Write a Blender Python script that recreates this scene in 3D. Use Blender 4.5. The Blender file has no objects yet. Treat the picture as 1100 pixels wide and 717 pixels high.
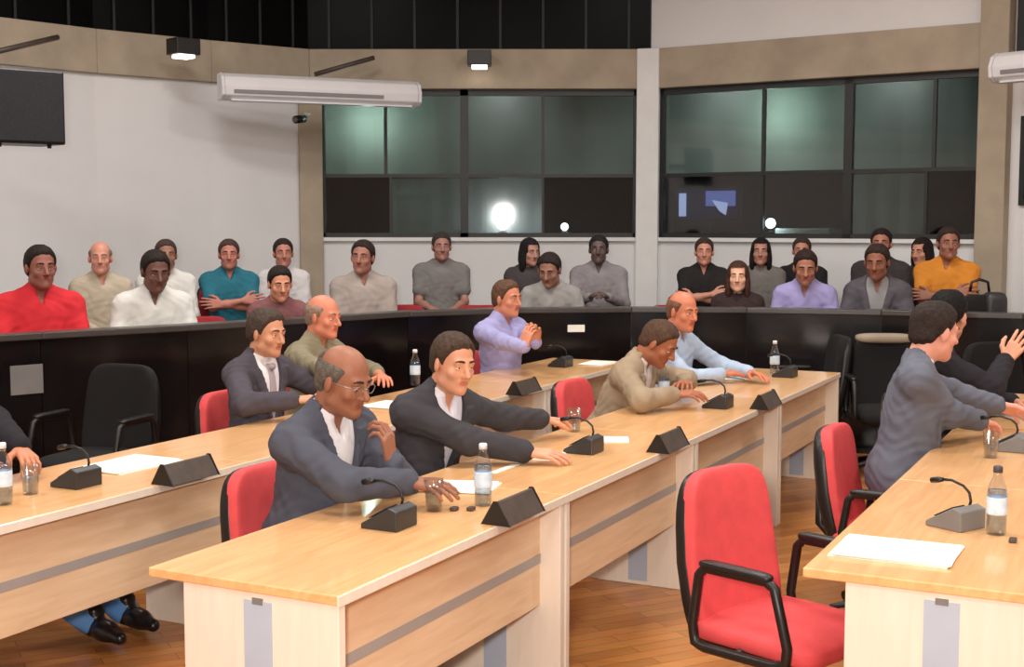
import bpy, math, random
import numpy as np
from mathutils import Vector, Matrix
random.seed(7)
np.random.seed(7)
C = bpy.context.scene.collection
V = Vector
PI = math.pi

# ------------------------------------------------------------------ camera
FPX, HOR = 1400.0, 240.0
TH = math.atan((358.5 - HOR) / FPX)
CAMZ = 1.70
cam_data = bpy.data.cameras.new('camera')
cam_data.sensor_width = 36.0
cam_data.lens = 36.0 * FPX / 1100.0
cam_data.clip_start = 0.05
cam = bpy.data.objects.new('camera', cam_data)
C.objects.link(cam)
cam.location = (0, 0, CAMZ)
cam.rotation_euler = (PI / 2 - TH, 0, 0)
bpy.context.scene.camera = cam


def ray(px, py):
    x = (px - 550) / FPX
    y = -(py - 358.5) / FPX
    return V((x, math.cos(TH) + y * math.sin(TH), -math.sin(TH) + y * math.cos(TH)))


def at_z(px, py, z):            # the point at height z that the photo shows at (px, py)
    d = ray(px, py)
    return V((0, 0, CAMZ)) + d * ((z - CAMZ) / d.z)


def at_y(px, py, y):
    d = ray(px, py)
    return V((0, 0, CAMZ)) + d * (y / d.y)


D2 = V((.452, .892, 0))          # along the desk rows, away from the camera
P2 = V((.892, -.452, 0))         # the way the desk rows face


def UP(u, p, z=0.0):
    return D2 * u + P2 * p + V((0, 0, z))


ROW_ANGLE = math.atan2(-P2.x, P2.y)   # rotation that turns +Y onto P2


# ------------------------------------------------------------------ materials
def lin(c):
    return tuple(((v / 255) / 12.92 if v / 255 <= .04045 else ((v / 255 + .055) / 1.055) ** 2.4) for v in c)


def mat(name, rgb, rough=.6, metal=0.0, var=.06, vscale=6.0, bump=0.0, bscale=200.0, spec=.5, coat=0.0, emit=None, estr=0, trans=0.0):
    m = bpy.data.materials.new(name)
    m.use_nodes = True
    nt = m.node_tree
    b = nt.nodes['Principled BSDF']
    c = lin(rgb)
    b.inputs['Roughness'].default_value = rough
    b.inputs['Metallic'].default_value = metal
    b.inputs['Specular IOR Level'].default_value = spec
    b.inputs['Coat Weight'].default_value = coat
    b.inputs['Transmission Weight'].default_value = trans
    tc = nt.nodes.new('ShaderNodeTexCoord')
    if var > 0:
        n = nt.nodes.new('ShaderNodeTexNoise')
        n.inputs['Scale'].default_value = vscale
        n.inputs['Detail'].default_value = 4
        nt.links.new(tc.outputs['Object'], n.inputs['Vector'])
        r = nt.nodes.new('ShaderNodeValToRGB')
        r.color_ramp.elements[0].position = .3
        r.color_ramp.elements[1].position = .7
        r.color_ramp.elements[0].color = (*[v * (1 - var) for v in c], 1)
        r.color_ramp.elements[1].color = (*[min(1, v * (1 + var)) for v in c], 1)
        nt.links.new(n.outputs['Fac'], r.inputs['Fac'])
        nt.links.new(r.outputs['Color'], b.inputs['Base Color'])
    else:
        b.inputs['Base Color'].default_value = (*c, 1)
    if bump > 0:
        n2 = nt.nodes.new('ShaderNodeTexNoise')
        n2.inputs['Scale'].default_value = bscale
        n2.inputs['Detail'].default_value = 3
        nt.links.new(tc.outputs['Object'], n2.inputs['Vector'])
        bp = nt.nodes.new('ShaderNodeBump')
        bp.inputs['Strength'].default_value = bump
        bp.inputs['Distance'].default_value = .01
        nt.links.new(n2.outputs['Fac'], bp.inputs['Height'])
        nt.links.new(bp.outputs['Normal'], b.inputs['Normal'])
    if emit:
        b.inputs['Emission Color'].default_value = (*lin(emit), 1)
        b.inputs['Emission Strength'].default_value = estr
    return m


def wood(name, rgb_a, rgb_b, rough=.35, scale=(1, 12, 12), coat=.0, rotz=0.0):
    m = bpy.data.materials.new(name)
    m.use_nodes = True
    nt = m.node_tree
    b = nt.nodes['Principled BSDF']
    tc = nt.nodes.new('ShaderNodeTexCoord')
    mp = nt.nodes.new('ShaderNodeMapping')
    mp.inputs['Scale'].default_value = scale
    mp.inputs['Rotation'].default_value = (0, 0, rotz)
    n = nt.nodes.new('ShaderNodeTexNoise')
    n.inputs['Scale'].default_value = 2.5
    n.inputs['Detail'].default_value = 6
    n.inputs['Distortion'].default_value = .6
    r = nt.nodes.new('ShaderNodeValToRGB')
    r.color_ramp.elements[0].position = .35
    r.color_ramp.elements[1].position = .68
    r.color_ramp.elements[0].color = (*lin(rgb_a), 1)
    r.color_ramp.elements[1].color = (*lin(rgb_b), 1)
    nt.links.new(tc.outputs['Object'], mp.inputs['Vector'])
    nt.links.new(mp.outputs['Vector'], n.inputs['Vector'])
    nt.links.new(n.outputs['Fac'], r.inputs['Fac'])
    nt.links.new(r.outputs['Color'], b.inputs['Base Color'])
    b.inputs['Roughness'].default_value = rough
    b.inputs['Coat Weight'].default_value = coat
    b.inputs['Coat Roughness'].default_value = .09
    return m


def parquet(name):
    m = bpy.data.materials.new(name)
    m.use_nodes = True
    nt = m.node_tree
    b = nt.nodes['Principled BSDF']
    tc = nt.nodes.new('ShaderNodeTexCoord')
    mp = nt.nodes.new('ShaderNodeMapping')
    mp.inputs['Rotation'].default_value = (0, 0, math.radians(-27))
    br = nt.nodes.new('ShaderNodeTexBrick')
    br.inputs['Scale'].default_value = 1.0
    br.inputs['Brick Width'].default_value = .55
    br.inputs['Row Height'].default_value = .075
    br.inputs['Mortar Size'].default_value = .0015
    br.inputs['Color1'].default_value = (*lin((222, 150, 80)), 1)
    br.inputs['Color2'].default_value = (*lin((188, 118, 60)), 1)
    br.inputs['Mortar'].default_value = (*lin((84, 52, 28)), 1)
    n = nt.nodes.new('ShaderNodeTexNoise')
    n.inputs['Scale'].default_value = 3
    n.inputs['Detail'].default_value = 8
    mp2 = nt.nodes.new('ShaderNodeMapping')
    mp2.inputs['Scale'].default_value = (1.5, 22, 1)
    mp2.inputs['Rotation'].default_value = (0, 0, math.radians(-27))
    mx = nt.nodes.new('ShaderNodeMixRGB')
    mx.blend_type = 'MULTIPLY'
    mx.inputs['Fac'].default_value = .55
    nt.links.new(tc.outputs['Object'], mp.inputs['Vector'])
    nt.links.new(mp.outputs['Vector'], br.inputs['Vector'])
    nt.links.new(tc.outputs['Object'], mp2.inputs['Vector'])
    nt.links.new(mp2.outputs['Vector'], n.inputs['Vector'])
    nt.links.new(br.outputs['Color'], mx.inputs['Color1'])
    nt.links.new(n.outputs['Color'], mx.inputs['Color2'])
    nt.links.new(mx.outputs['Color'], b.inputs['Base Color'])
    b.inputs['Roughness'].default_value = .28
    return m


def glass(name, tint=.8, refl=.08, rgb=(255, 255, 255), fres=False):
    m = bpy.data.materials.new(name)
    m.use_nodes = True
    nt = m.node_tree
    nt.nodes.remove(nt.nodes['Principled BSDF'])
    out = nt.nodes['Material Output']
    t = nt.nodes.new('ShaderNodeBsdfTransparent')
    c = lin(rgb)
    t.inputs['Color'].default_value = (*[v * tint for v in c], 1)
    g = nt.nodes.new('ShaderNodeBsdfGlossy')
    g.inputs['Roughness'].default_value = .05
    mx = nt.nodes.new('ShaderNodeMixShader')
    lw = nt.nodes.new('ShaderNodeLayerWeight')
    lw.inputs['Blend'].default_value = .25
    ma = nt.nodes.new('ShaderNodeMath')
    ma.operation = 'MULTIPLY_ADD'
    ma.inputs[1].default_value = .6
    ma.inputs[2].default_value = refl
    nt.links.new(lw.outputs['Facing'], ma.inputs[0])
    nt.links.new(ma.outputs[0], mx.inputs['Fac'])
    nt.links.new(t.outputs[0], mx.inputs[1])
    nt.links.new(g.outputs[0], mx.inputs[2])
    nt.links.new(mx.outputs[0], out.inputs['Surface'])
    return m


M = dict(
    white_wall=mat('white_wall_paint', (228, 227, 227), .75, var=.03, vscale=1.5),
    ceiling=mat('ceiling_paint', (225, 222, 218), .8, var=.02),
    concrete=mat('beige_concrete', (172, 158, 138), .8, var=.14, vscale=3, bump=.15, bscale=40),
    column_white=mat('white_column_paint', (232, 232, 230), .6, var=.05, vscale=4),
    floor=parquet('parquet_floor'),
    carpet=mat('dark_carpet', (60, 45, 42), .95, bump=.3),
    black_gloss=mat('black_gloss_panel', (20, 16, 17), .16, var=.35, vscale=2.2, spec=.5),
    black_cap=mat('black_cap_rail', (70, 64, 62), .3, var=.1),
    clerestory=mat('night_black_glass', (4, 4, 5), .3, var=.3, vscale=3, spec=.06),
    clerestory_bar=mat('clerestory_bar', (22, 22, 24), .6, var=.1),
    dark_frame=mat('dark_window_frame', (36, 38, 38), .45, var=.1),
    glass=glass('window_glass', .8, .03, (222, 228, 226)),
    blind=mat('grey_blind', (172, 176, 174), .85, var=.05, vscale=5),
    booth=mat('booth_dark_wall', (34, 34, 38), .8),
    wood_top=wood('maple_desk_top', (222, 168, 112), (236, 186, 130), .3, (1.2, 14, 14), coat=.45),
    wood_front=wood('pale_maple_panel', (222, 190, 154), (236, 206, 172), .4, (1.2, 12, 12)),
    wood_end=wood('cream_end_panel', (230, 216, 199), (236, 223, 207), .45, (10, 10, 1.2)),
    stripe=mat('blue_grey_strip', (176, 186, 202), .4, var=.04),
    stripe_dark=mat('grey_groove_strip', (166, 160, 156), .4, var=.04),
    red=mat('red_fabric', (218, 76, 78), .8, var=.08, vscale=14, bump=.25, bscale=300),
    red_dark=mat('dark_red_fabric', (150, 32, 40), .85, var=.1, vscale=14, bump=.25, bscale=300),
    black=mat('black_plastic', (22, 20, 20), .4, var=.15),
    black_fabric=mat('black_fabric', (14, 12, 13), .95, var=.2, bump=.25, bscale=300),
    beige_fabric=mat('beige_fabric', (150, 136, 118), .9, var=.1, bump=.25, bscale=300),
    chrome=mat('chrome', (200, 200, 204), .2, 1.0, var=0),
    console=mat('dark_console', (46, 46, 46), .4, var=.15),
    console_grey=mat('grey_console', (120, 118, 116), .4, var=.1),
    plate=mat('dark_name_plate', (74, 63, 55), .5, var=.2, vscale=20),
    paper=mat('paper', (248, 244, 232), .8, var=.02),
    paper_pink=mat('pink_paper', (236, 186, 164), .8, var=.03),
    clear=glass('clear_plastic', .92, .06),
    water=glass('water', .9, .04, (225, 238, 248)),
    label_blue=mat('bottle_label', (205, 222, 236), .5, var=.15, vscale=40),
    cap=mat('bottle_cap', (225, 228, 232), .5, var=0),
    cap_dark=mat('dark_bottle_cap', (70, 66, 70), .5, var=0),
    ac=mat('air_conditioner_shell', (226, 224, 226), .45, var=.02),
    ac_vent=mat('air_conditioner_slot', (130, 126, 128), .5, var=.05),
    speaker=mat('speaker_grille', (26, 26, 30), .75, var=.3, vscale=60, bump=.4, bscale=160),
    lamp_glow=mat('lamp_glow', (255, 250, 240), .5, var=0, emit=(255, 246, 232), estr=3.0),
    glint_ball=mat('glint_glow', (255, 255, 255), .5, var=0, emit=(235, 244, 255), estr=9.0),  # glow of the stand-ins for reflections in the panes
    booth_grey=mat('booth_counter_grey', (150, 160, 156), .6, var=.05),
    screen_a=mat('screen_blue', (90, 100, 170), .4, var=0, emit=(84, 92, 150), estr=2.2),
    screen_b=mat('screen_pale', (180, 190, 225), .4, var=0, emit=(150, 160, 205), estr=2.2),
    screen_c=mat('screen_dark', (20, 20, 40), .4, var=0, emit=(24, 24, 56), estr=1.2),
    eye_white=mat('eye_white', (225, 218, 210), .3, var=0),
    iris=mat('iris', (40, 26, 18), .2, var=0),
    shoe=mat('black_shoe_leather', (22, 20, 22), .3, var=.2),
    sock=mat('white_sock', (210, 208, 206), .9, var=.03),
    steel=mat('brushed_steel', (160, 158, 154), .35, .9, var=.05),
)
_cl = {}


def cloth(rgb):
    if rgb not in _cl:
        _cl[rgb] = mat('cloth_%d_%d_%d' % rgb, rgb, .85, var=.09, vscale=9, bump=.3, bscale=260, spec=.25)
    return _cl[rgb]


def skin(rgb):
    k = ('s',) + rgb
    if k not in _cl:
        m = mat('skin_%d_%d_%d' % rgb, rgb, .5, var=.06, vscale=22, spec=.4)
        b = m.node_tree.nodes['Principled BSDF']
        b.inputs['Subsurface Weight'].default_value = .08
        b.inputs['Subsurface Radius'].default_value = (.01, .004, .002)
        _cl[k] = m
    return _cl[k]


def lipm(rgb):
    k = ('l',) + rgb
    if k not in _cl:
        _cl[k] = mat('lip_%d_%d_%d' % rgb, (int(rgb[0] * .92), int(rgb[1] * .76), int(rgb[2] * .77)), .45, var=0)
    return _cl[k]


def hairm(rgb):
    k = ('h',) + rgb
    if k not in _cl:
        _cl[k] = mat('hair_%d_%d_%d' % rgb, rgb, .7, var=.3, vscale=60, bump=.6, bscale=140, spec=.2)
    return _cl[k]


# ------------------------------------------------------------------ mesh helpers
class MB:
    def __init__(s):
        s.v, s.f, s.sm = [], [], []

    def add(s, vs, fs, smooth=False):
        b = len(s.v)
        s.v += [tuple(v) for v in vs]
        s.f += [tuple(b + i for i in f) for f in fs]
        s.sm += [smooth] * len(fs)
        return s

    def box(s, x0, x1, y0, y1, z0, z1):
        return s.add([(x0, y0, z0), (x1, y0, z0), (x1, y1, z0), (x0, y1, z0), (x0, y0, z1), (x1, y0, z1), (x1, y1, z1), (x0, y1, z1)],
                     [(3, 2, 1, 0), (4, 5, 6, 7), (0, 1, 5, 4), (1, 2, 6, 5), (2, 3, 7, 6), (3, 0, 4, 7)])

    def prism(s, poly, z0, z1):          # polygon in xy, counter-clockwise
        n = len(poly)
        return s.add([(x, y, z0) for x, y in poly] + [(x, y, z1) for x, y in poly],
                     [tuple(range(n - 1, -1, -1)), tuple(range(n, 2 * n))] + [(i, (i + 1) % n, n + (i + 1) % n, n + i) for i in range(n)])

    def extrude_x(s, poly, x0, x1):      # polygon in yz, extruded along x
        n = len(poly)
        return s.add([(x0, y, z) for y, z in poly] + [(x1, y, z) for y, z in poly],
                     [tuple(range(n - 1, -1, -1)), tuple(range(n, 2 * n))] + [(i, (i + 1) % n, n + (i + 1) % n, n + i) for i in range(n)])

    def tube(s, pts, r, seg=10, closed=False, rr=None):
        pts = [V(p) for p in pts]
        n = len(pts)
        rings, ref = [], V((0, 0, 1))
        for i, p in enumerate(pts):
            if closed:
                t = (pts[(i + 1) % n] - pts[i - 1]).normalized()
            else:
                t = (pts[min(i + 1, n - 1)] - pts[max(i - 1, 0)]).normalized()
            a = ref - t * ref.dot(t)
            if a.length < .1:
                a = V((1, 0, 0)) - t * t.x
                if a.length < .1:
                    a = V((0, 1, 0)) - t * t.y
            a.normalize()
            ref = a
            b = t.cross(a)
            q = rr[i] if rr else r
            rings.append([p + (a * math.cos(2 * PI * k / seg) + b * math.sin(2 * PI * k / seg)) * q for k in range(seg)])
        vs = [v for ring in rings for v in ring]
        fs = []
        for i in range(n if closed else n - 1):
            j = (i + 1) % n
            for k in range(seg):
                l = (k + 1) % seg
                fs.append((i * seg + k, i * seg + l, j * seg + l, j * seg + k))
        if not closed:
            fs.append(tuple(range(seg - 1, -1, -1)))
            fs.append(tuple((n - 1) * seg + k for k in range(seg)))
        return s.add(vs, fs, True)

    def lathe(s, prof, seg=20, c=(0, 0, 0)):
        vs, fs = [], []
        n = len(prof)
        for r, z in prof:
            for k in range(seg):
                a = 2 * PI * k / seg
                vs.append((c[0] + r * math.cos(a), c[1] + r * math.sin(a), c[2] + z))
        for i in range(n - 1):
            for k in range(seg):
                l = (k + 1) % seg
                fs.append((i * seg + k, i * seg + l, (i + 1) * seg + l, (i + 1) * seg + k))
        if prof[0][0] > 1e-4:
            fs.append(tuple(range(seg - 1, -1, -1)))
        if prof[-1][0] > 1e-4:
            fs.append(tuple((n - 1) * seg + k for k in range(seg)))
        return s.add(vs, fs, True)

    def pad(s, c, r, e1=.35, e2=.35, nu=24, nv=40, warp=None):     # rounded cushion (superellipsoid)
        def sp(x, e):
            return math.copysign(abs(x) ** e, x)
        vs, fs = [], []
        for i in range(nu + 1):
            a = -PI / 2 + PI * i / nu
            for k in range(nv):
                b = 2 * PI * k / nv
                p = V((r[0] * sp(math.cos(a), e1) * sp(math.cos(b), e2), r[1] * sp(math.cos(a), e1) * sp(math.sin(b), e2), r[2] * sp(math.sin(a), e1)))
                if warp:
                    p = warp(p)
                vs.append(p + V(c))
        for i in range(nu):
            for k in range(nv):
                l = (k + 1) % nv
                fs.append((i * nv + k, i * nv + l, (i + 1) * nv + l, (i + 1) * nv + k))
        return s.add(vs, fs, True)

    def tf(s, mtx):
        s.v = [tuple(mtx @ V(v)) for v in s.v]
        return s


def obj(name, mb, m, parent=None, loc=None, rotz=0.0, bevel=0.0, kind=None):
    me = bpy.data.meshes.new(name)
    me.from_pydata(mb.v, [], mb.f)
    me.polygons.foreach_set('use_smooth', mb.sm)
    me.materials.append(m)
    me.update()
    o = bpy.data.objects.new(name, me)
    C.objects.link(o)
    if parent:
        o.parent = parent
    if loc is not None:
        o.location = loc
    o.rotation_euler.z = rotz
    if bevel:
        b = o.modifiers.new('bevel', 'BEVEL')
        b.width = bevel
        b.segments = 2
        b.limit_method = 'ANGLE'
    if kind:
        o['kind'] = kind
    return o


def tag(o, label, cat, group=None):
    o['label'] = label
    o['category'] = cat
    if group:
        o['group'] = group
    return o


def thing(name, label, cat, loc=(0, 0, 0), rotz=0.0, group=None):
    o = bpy.data.objects.new(name, None)
    C.objects.link(o)
    o.location = loc
    o.rotation_euler.z = rotz
    o.empty_display_size = .1
    return tag(o, label, cat, group)


KIDS = {}


def dup(root, label, loc, rotz=0.0, group=None):
    r = root.copy()
    C.objects.link(r)
    r.location = loc
    r.rotation_euler = (0, 0, rotz)
    r['label'] = label
    if group:
        r['group'] = group
    if root.name not in KIDS:
        allc = [o for o in C.objects if o.parent == root]
        KIDS[root.name] = [(c, [g for g in C.objects if g.parent == c]) for c in allc]
    for ch, gs in KIDS[root.name]:
        c = ch.copy()
        C.objects.link(c)
        c.parent = r
        for g in gs:
            d = g.copy()
            C.objects.link(d)
            d.parent = c
    return r


def struct(name, mb, m, parent=None, **k):
    return obj(name, mb, m, parent, kind=None if parent else 'structure', **k)


# ------------------------------------------------------------------ the room shell
WS = 1.09
A_ = V((-1.85, 12.0, 0)) * WS
B_ = V((1.25, 12.0, 0)) * WS
C_ = V((3.82, 10.35, 0)) * WS
LEFT = [V((-7.1, -3, 0)), V((-7.0, 6.1, 0))] + [V(p) * WS for p in ((-5.3, 8.3, 0), (-4.3, 9.75, 0), (-3.4, 10.75, 0), (-2.62, 11.42, 0))] + [A_]
RIGHT = [C_, V((5.5, 8.3, 0)) * WS, V((7.1, 5.9, 0)), V((7.2, -3, 0))]
Z_SILL, Z_BEAM0, Z_BEAM1, Z_CEIL = 1.553, 3.024, 3.411, 4.8


def wallstrip(pts, th, z0, z1, inset=0.0):
    """a wall of thickness th following a polyline (outside = left-hand side of travel), each face mitred"""
    pts = [V(p) for p in pts]
    n = len(pts)
    nor = []
    for i in range(n):
        ns = []
        if i > 0:
            t = (pts[i] - pts[i - 1]).normalized()
            ns.append(V((-t.y, t.x, 0)))
        if i < n - 1:
            t = (pts[i + 1] - pts[i]).normalized()
            ns.append(V((-t.y, t.x, 0)))
        m = sum(ns, V((0, 0, 0))).normalized()
        nor.append(m / max(.4, m.dot(ns[0])))
    mb = MB()
    for i in range(n - 1):
        a0, a1 = pts[i] - nor[i] * inset, pts[i + 1] - nor[i + 1] * inset
        b1, b0 = a1 + nor[i + 1] * th, a0 + nor[i] * th
        mb.prism([(p.x, p.y) for p in (a0, a1, b1, b0)], z0, z1)
    return mb


mb = MB().prism([(p.x, p.y) for p in LEFT[::-1][1:][::-1][:1] + RIGHT[::-1] + [B_] + LEFT[::-1][:-1]], -.1, 0)
struct('floor', mb, M['floor'])
mb = MB().prism([(-7.4, -3.2), (7.4, -3.2), (7.4, 6), (6.5, 9.4), (4.6, 11.8), (1.7, 15.2), (-2.3, 15.2), (-4.1, 12.3), (-6.2, 9.4), (-7.4, 6.1)], Z_CEIL, Z_CEIL + .1)
struct('ceiling', mb, M['ceiling'])
struct('wall_left', wallstrip(LEFT, .2, 0, Z_BEAM0 + .05), M['white_wall'])
struct('wall_back', wallstrip([A_, B_], .14, 0, Z_SILL), M['white_wall'])
struct('wall_back_right', wallstrip([B_, C_], .14, 0, Z_SILL), M['white_wall'])
struct('wall_right', wallstrip(RIGHT, .2, 0, Z_BEAM0 + .05), M['white_wall'])
struct('wall_front', MB().box(-7.3, 7.3, -3.2, -3.0, 0, Z_CEIL), M['white_wall'])
struct('wall_upper_left', wallstrip(LEFT, .2, Z_BEAM1, Z_CEIL, -.08), M['clerestory'])
struct('wall_upper_right', wallstrip([B_, C_], .2, Z_BEAM1, Z_CEIL, -.03), M['white_wall'])
struct('wall_upper_side', wallstrip(RIGHT, .2, Z_BEAM0, Z_CEIL, -.03), M['white_wall'])
# concrete ring beam, in the two spans between its columns
struct('trim_1', wallstrip(LEFT + [B_], .24, Z_BEAM0, Z_BEAM1, .06), M['concrete'], bevel=.008)
struct('trim_2', wallstrip([B_, C_], .24, Z_BEAM0, Z_BEAM1, .06), M['concrete'], bevel=.008)
# columns
aw = math.radians(18)
struct('trim_3', MB().box(-.115, .115, -.1, .2, 0, Z_BEAM0), M['concrete'], loc=A_, rotz=aw, bevel=.01)
struct('trim_4', MB().box(-.11, .11, -.12, .2, 0, Z_BEAM1), M['column_white'], loc=B_, rotz=-.25, bevel=.01)
struct('trim_5', MB().box(-.125, .125, -.14, .2, 0, Z_CEIL), M['concrete'], loc=C_, rotz=-.72, bevel=.01)

# black glazed band above the beam: thin mullions, one window per run
win = bpy.data.objects.new('window_3', None)
C.objects.link(win)
win['kind'] = 'structure'
strip_l = LEFT[1:] + [B_]
obj('pane', wallstrip(strip_l, .02, Z_BEAM1, Z_CEIL - .02, .0), M['clerestory'], win)
mb = MB()
for a, b in zip(strip_l[:-1], strip_l[1:]):
    n = max(1, round((b - a).length / .42))
    t = (b - a).normalized()
    for i in range(n):
        p = a.lerp(b, (i + .5) / n) + V((t.y, -t.x, 0)) * .012
        q = [p - t * .012 + V((t.y, -t.x, 0)) * .01, p + t * .012 + V((t.y, -t.x, 0)) * .01, p + t * .012 - V((t.y, -t.x, 0)) * .01, p - t * .012 - V((t.y, -t.x, 0)) * .01]
        mb.prism([(v.x, v.y) for v in q], Z_BEAM1, Z_CEIL - .02)
obj('frame', mb, M['clerestory_bar'], win)


def facet(name, P, Q):
    w = bpy.data.objects.new(name, None)
    C.objects.link(w)
    w['kind'] = 'structure'
    w.location = P
    t = (Q - P).normalized()
    w.rotation_euler.z = math.atan2(t.y, t.x)
    return w


def along(px, P, Q):            # metres from P along P-Q where the photo column px meets that wall
    k = (px - 550) / FPX
    t = (Q - P).normalized()
    return (k * P.y - P.x) / (t.x - k * t.y)


def along_deep(px, P, Q, y):     # the same on a plane y metres behind that wall
    t = (Q - P).normalized()
    n = V((-t.y, t.x, 0))
    return along(px, P + n * y, Q + n * y)


Z_RAIL = 2.174


def glazed(w, P, Q, uppers, lowers, thick):
    L = (Q - P).length
    x0, x1 = .1, L - .1
    fr = MB()
    fr.box(x0, x1, .02, .08, Z_SILL, Z_SILL + .05).box(x0, x1, .02, .08, Z_BEAM0 - .06, Z_BEAM0)
    fr.box(x0, x0 + .05, .02, .08, Z_SILL, Z_BEAM0).box(x1 - .05, x1, .02, .08, Z_SILL, Z_BEAM0)
    fr.box(x0, x1, .025, .075, Z_RAIL - .018, Z_RAIL + .018)
    for x in thick:
        fr.box(x - .04, x + .04, .02, .085, Z_SILL, Z_BEAM0)
    for x in uppers:
        fr.box(x - .016, x + .016, .03, .07, Z_RAIL, Z_BEAM0)
    for x in lowers:
        fr.box(x - .012, x + .012, .03, .07, Z_SILL, Z_RAIL)
    obj('frame', fr, M['dark_frame'], w)
    xs = sorted([x0 + .02] + uppers + thick + [x1 - .02])
    for a, b in zip(xs[:-1], xs[1:]):
        obj('pane', MB().box(a, b, .046, .054, Z_RAIL, Z_BEAM0 - .03), M['glass'], w)
    xs = sorted([x0 + .02] + lowers + thick + [x1 - .02])
    for a, b in zip(xs[:-1], xs[1:]):
        obj('pane', MB().box(a, b, .046, .054, Z_SILL + .02, Z_RAIL), M['glass'], w)
    s = MB().box(x0 - .02, x1 + .02, -.05, .03, Z_SILL - .03, Z_SILL + .006)
    obj('sill', s, M['column_white'], w)


w1 = facet('window_1', A_, B_)
a1 = lambda px, y=0.0: along_deep(px, A_, B_, y)
glazed(w1, A_, B_, [a1(415), a1(583)], [a1(420), a1(583)], [a1(499)])
w2 = facet('window_2', B_, C_)
a2 = lambda px, y=0.0: along_deep(px, B_, C_, y)
glazed(w2, B_, C_, [a2(816), a2(998)], [a2(816), a2(991)], [a2(907)])


def on(w, x, y, z):
    return w.matrix_basis @ V((x, y, z))


# control booths behind the glass
BD = 1.5
for nm, P, Q in (('wall_booth_back', A_, B_), ('wall_booth_right', B_, C_)):
    t = (Q - P).normalized()
    n = V((-t.y, t.x, 0))
    L = (Q - P).length
    e0, e1 = (.1, .44) if Q is B_ else (.44, .1)     # the two booths are one dark room that bends behind the white column
    mb = MB().prism([(-e0, BD), (L + e1, BD), (L + e1, BD + .1), (-e0, BD + .1)], .6, 3.4)
    foot = [(-.1 if Q is B_ else 0, .16), (L + (0 if Q is B_ else .1), .16), (L + e1, BD), (-e0, BD)]
    mb.prism(foot, .6, .7)
    mb.prism([(x, max(y, .26)) for x, y in foot], 3.25, 3.35)
    if Q is B_:
        mb.box(-.12, -.02, .21, BD, .6, 3.35)
    else:
        mb.box(L + .02, L + .12, .21, BD, .6, 3.35)
    struct(nm, mb, M['booth'], loc=P, rotz=math.atan2(t.y, t.x))


def blind(w, x0, x1, z0, z1, label, y=.6):
    r = thing('roller_blind', label, 'blind', on(w, (x0 + x1) / 2, y, z1), w.rotation_euler.z, 'grey roller blinds inside the booths')
    hw = (x1 - x0) / 2
    n = 16
    vs, fs = [], []
    for i in range(n + 1):
        x = -hw + 2 * hw * i / n
        yy = .006 * math.sin(i * 1.3)
        for (q, z) in ((yy, 0), (yy, z0 - z1), (yy + .004, z0 - z1), (yy + .004, 0)):
            vs.append((x, q, z))
    for i in range(n):
        for k in range(4):
            l = (k + 1) % 4
            fs.append((i * 4 + k, i * 4 + l, (i + 1) * 4 + l, (i + 1) * 4 + k))
    fs += [(3, 2, 1, 0), (n * 4, n * 4 + 1, n * 4 + 2, n * 4 + 3)]
    obj('cloth', MB().add(vs, fs, False), M['blind'], r)
    obj('roller', MB().tube([(-hw, 0, .02), (hw, 0, .02)], .022), M['steel'], r)
    obj('bottom_bar', MB().box(-hw, hw, -.008, .014, z0 - z1 - .015, z0 - z1), M['steel'], r)


ZB = Z_RAIL + .02
blind(w1, .02, a1(498, .6), ZB, 3.06, 'green-lit blind behind upper panes of window between concrete and white columns')
blind(w1, a1(500, .6), 3.5, ZB, 3.06, 'grey blind in upper panes beside the white column, above two bright reflection glows')
blind(w1, a1(422, .4), a1(497, .4), 1.5, 2.16, 'grey blind in lower pane next to a black pane', .4)
blind(w1, a1(503, .4), a1(583, .4), 1.5, 2.16, 'grey blind in lower pane with the white reflection glow in front', .4)
blind(w2, a2(700, .6), a2(906, .6), ZB, 3.06, 'green-lit blind in upper panes above the blue monitor')
blind(w2, a2(908, .6), 3.2, ZB, 3.06, 'dark grey blind in upper panes next to the tall concrete column')
blind(w2, a2(909, .4), a2(990, .4), 1.5, 2.16, 'grey blind in lower pane beside the booth counter', .4)


def pane_glint(w, x, z, r, label, y=.16):  # glowing stand-in for a bright reflection in the window glass
    t = thing('pane_glint', label, 'lamp', on(w, x, y, 1.6), w.rotation_euler.z, 'added glows imitating reflections in the booth windows')
    h = z - 1.6
    obj('base', MB().lathe([(.045, 0), (.045, .012), (.012, .02), (.008, h - r * 1.2), (.014, h - r)], 16), M['black'], t)
    obj('glint_ball', MB().lathe([(.0001, h + r), (r * .5, h + r * .87), (r * .87, h + r * .5), (r, h), (r * .87, h - r * .5), (r * .5, h - r * .87), (.012, h - r)][::-1], 18), M['glint_ball'], t)
    l = bpy.data.lights.new('glint_fill_light', 'POINT')  # added fill, brightens the blind behind the stand-in
    l.energy = 3.5
    l.shadow_soft_size = r
    l.color = (.85, .93, 1)
    lo = bpy.data.objects.new('glint_fill_light', l)
    C.objects.link(lo)
    lo.location = on(w, x, y + r + .03, 1.6 + h)
    return t


pane_glint(w1, a1(540), 1.70, .07, 'large white glow imitating a flash reflection on the pane with grey blind')
pane_glint(w1, a1(607), 1.665, .04, 'small bluish glow imitating a reflection on the dark pane near white column')
pane_glint(w2, a2(820), 1.70, .05, 'bluish glow imitating a reflection beside the booth monitor')
# added shelf under the reflection stand-ins, just inside the panes
for w, P, Q in ((w1, A_, B_), (w2, B_, C_)):
    L = (Q - P).length
    obj('ledge', MB().box(.1, L - .1, .09, .28, Z_SILL, Z_SILL + .035), M['booth'], w)

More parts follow.
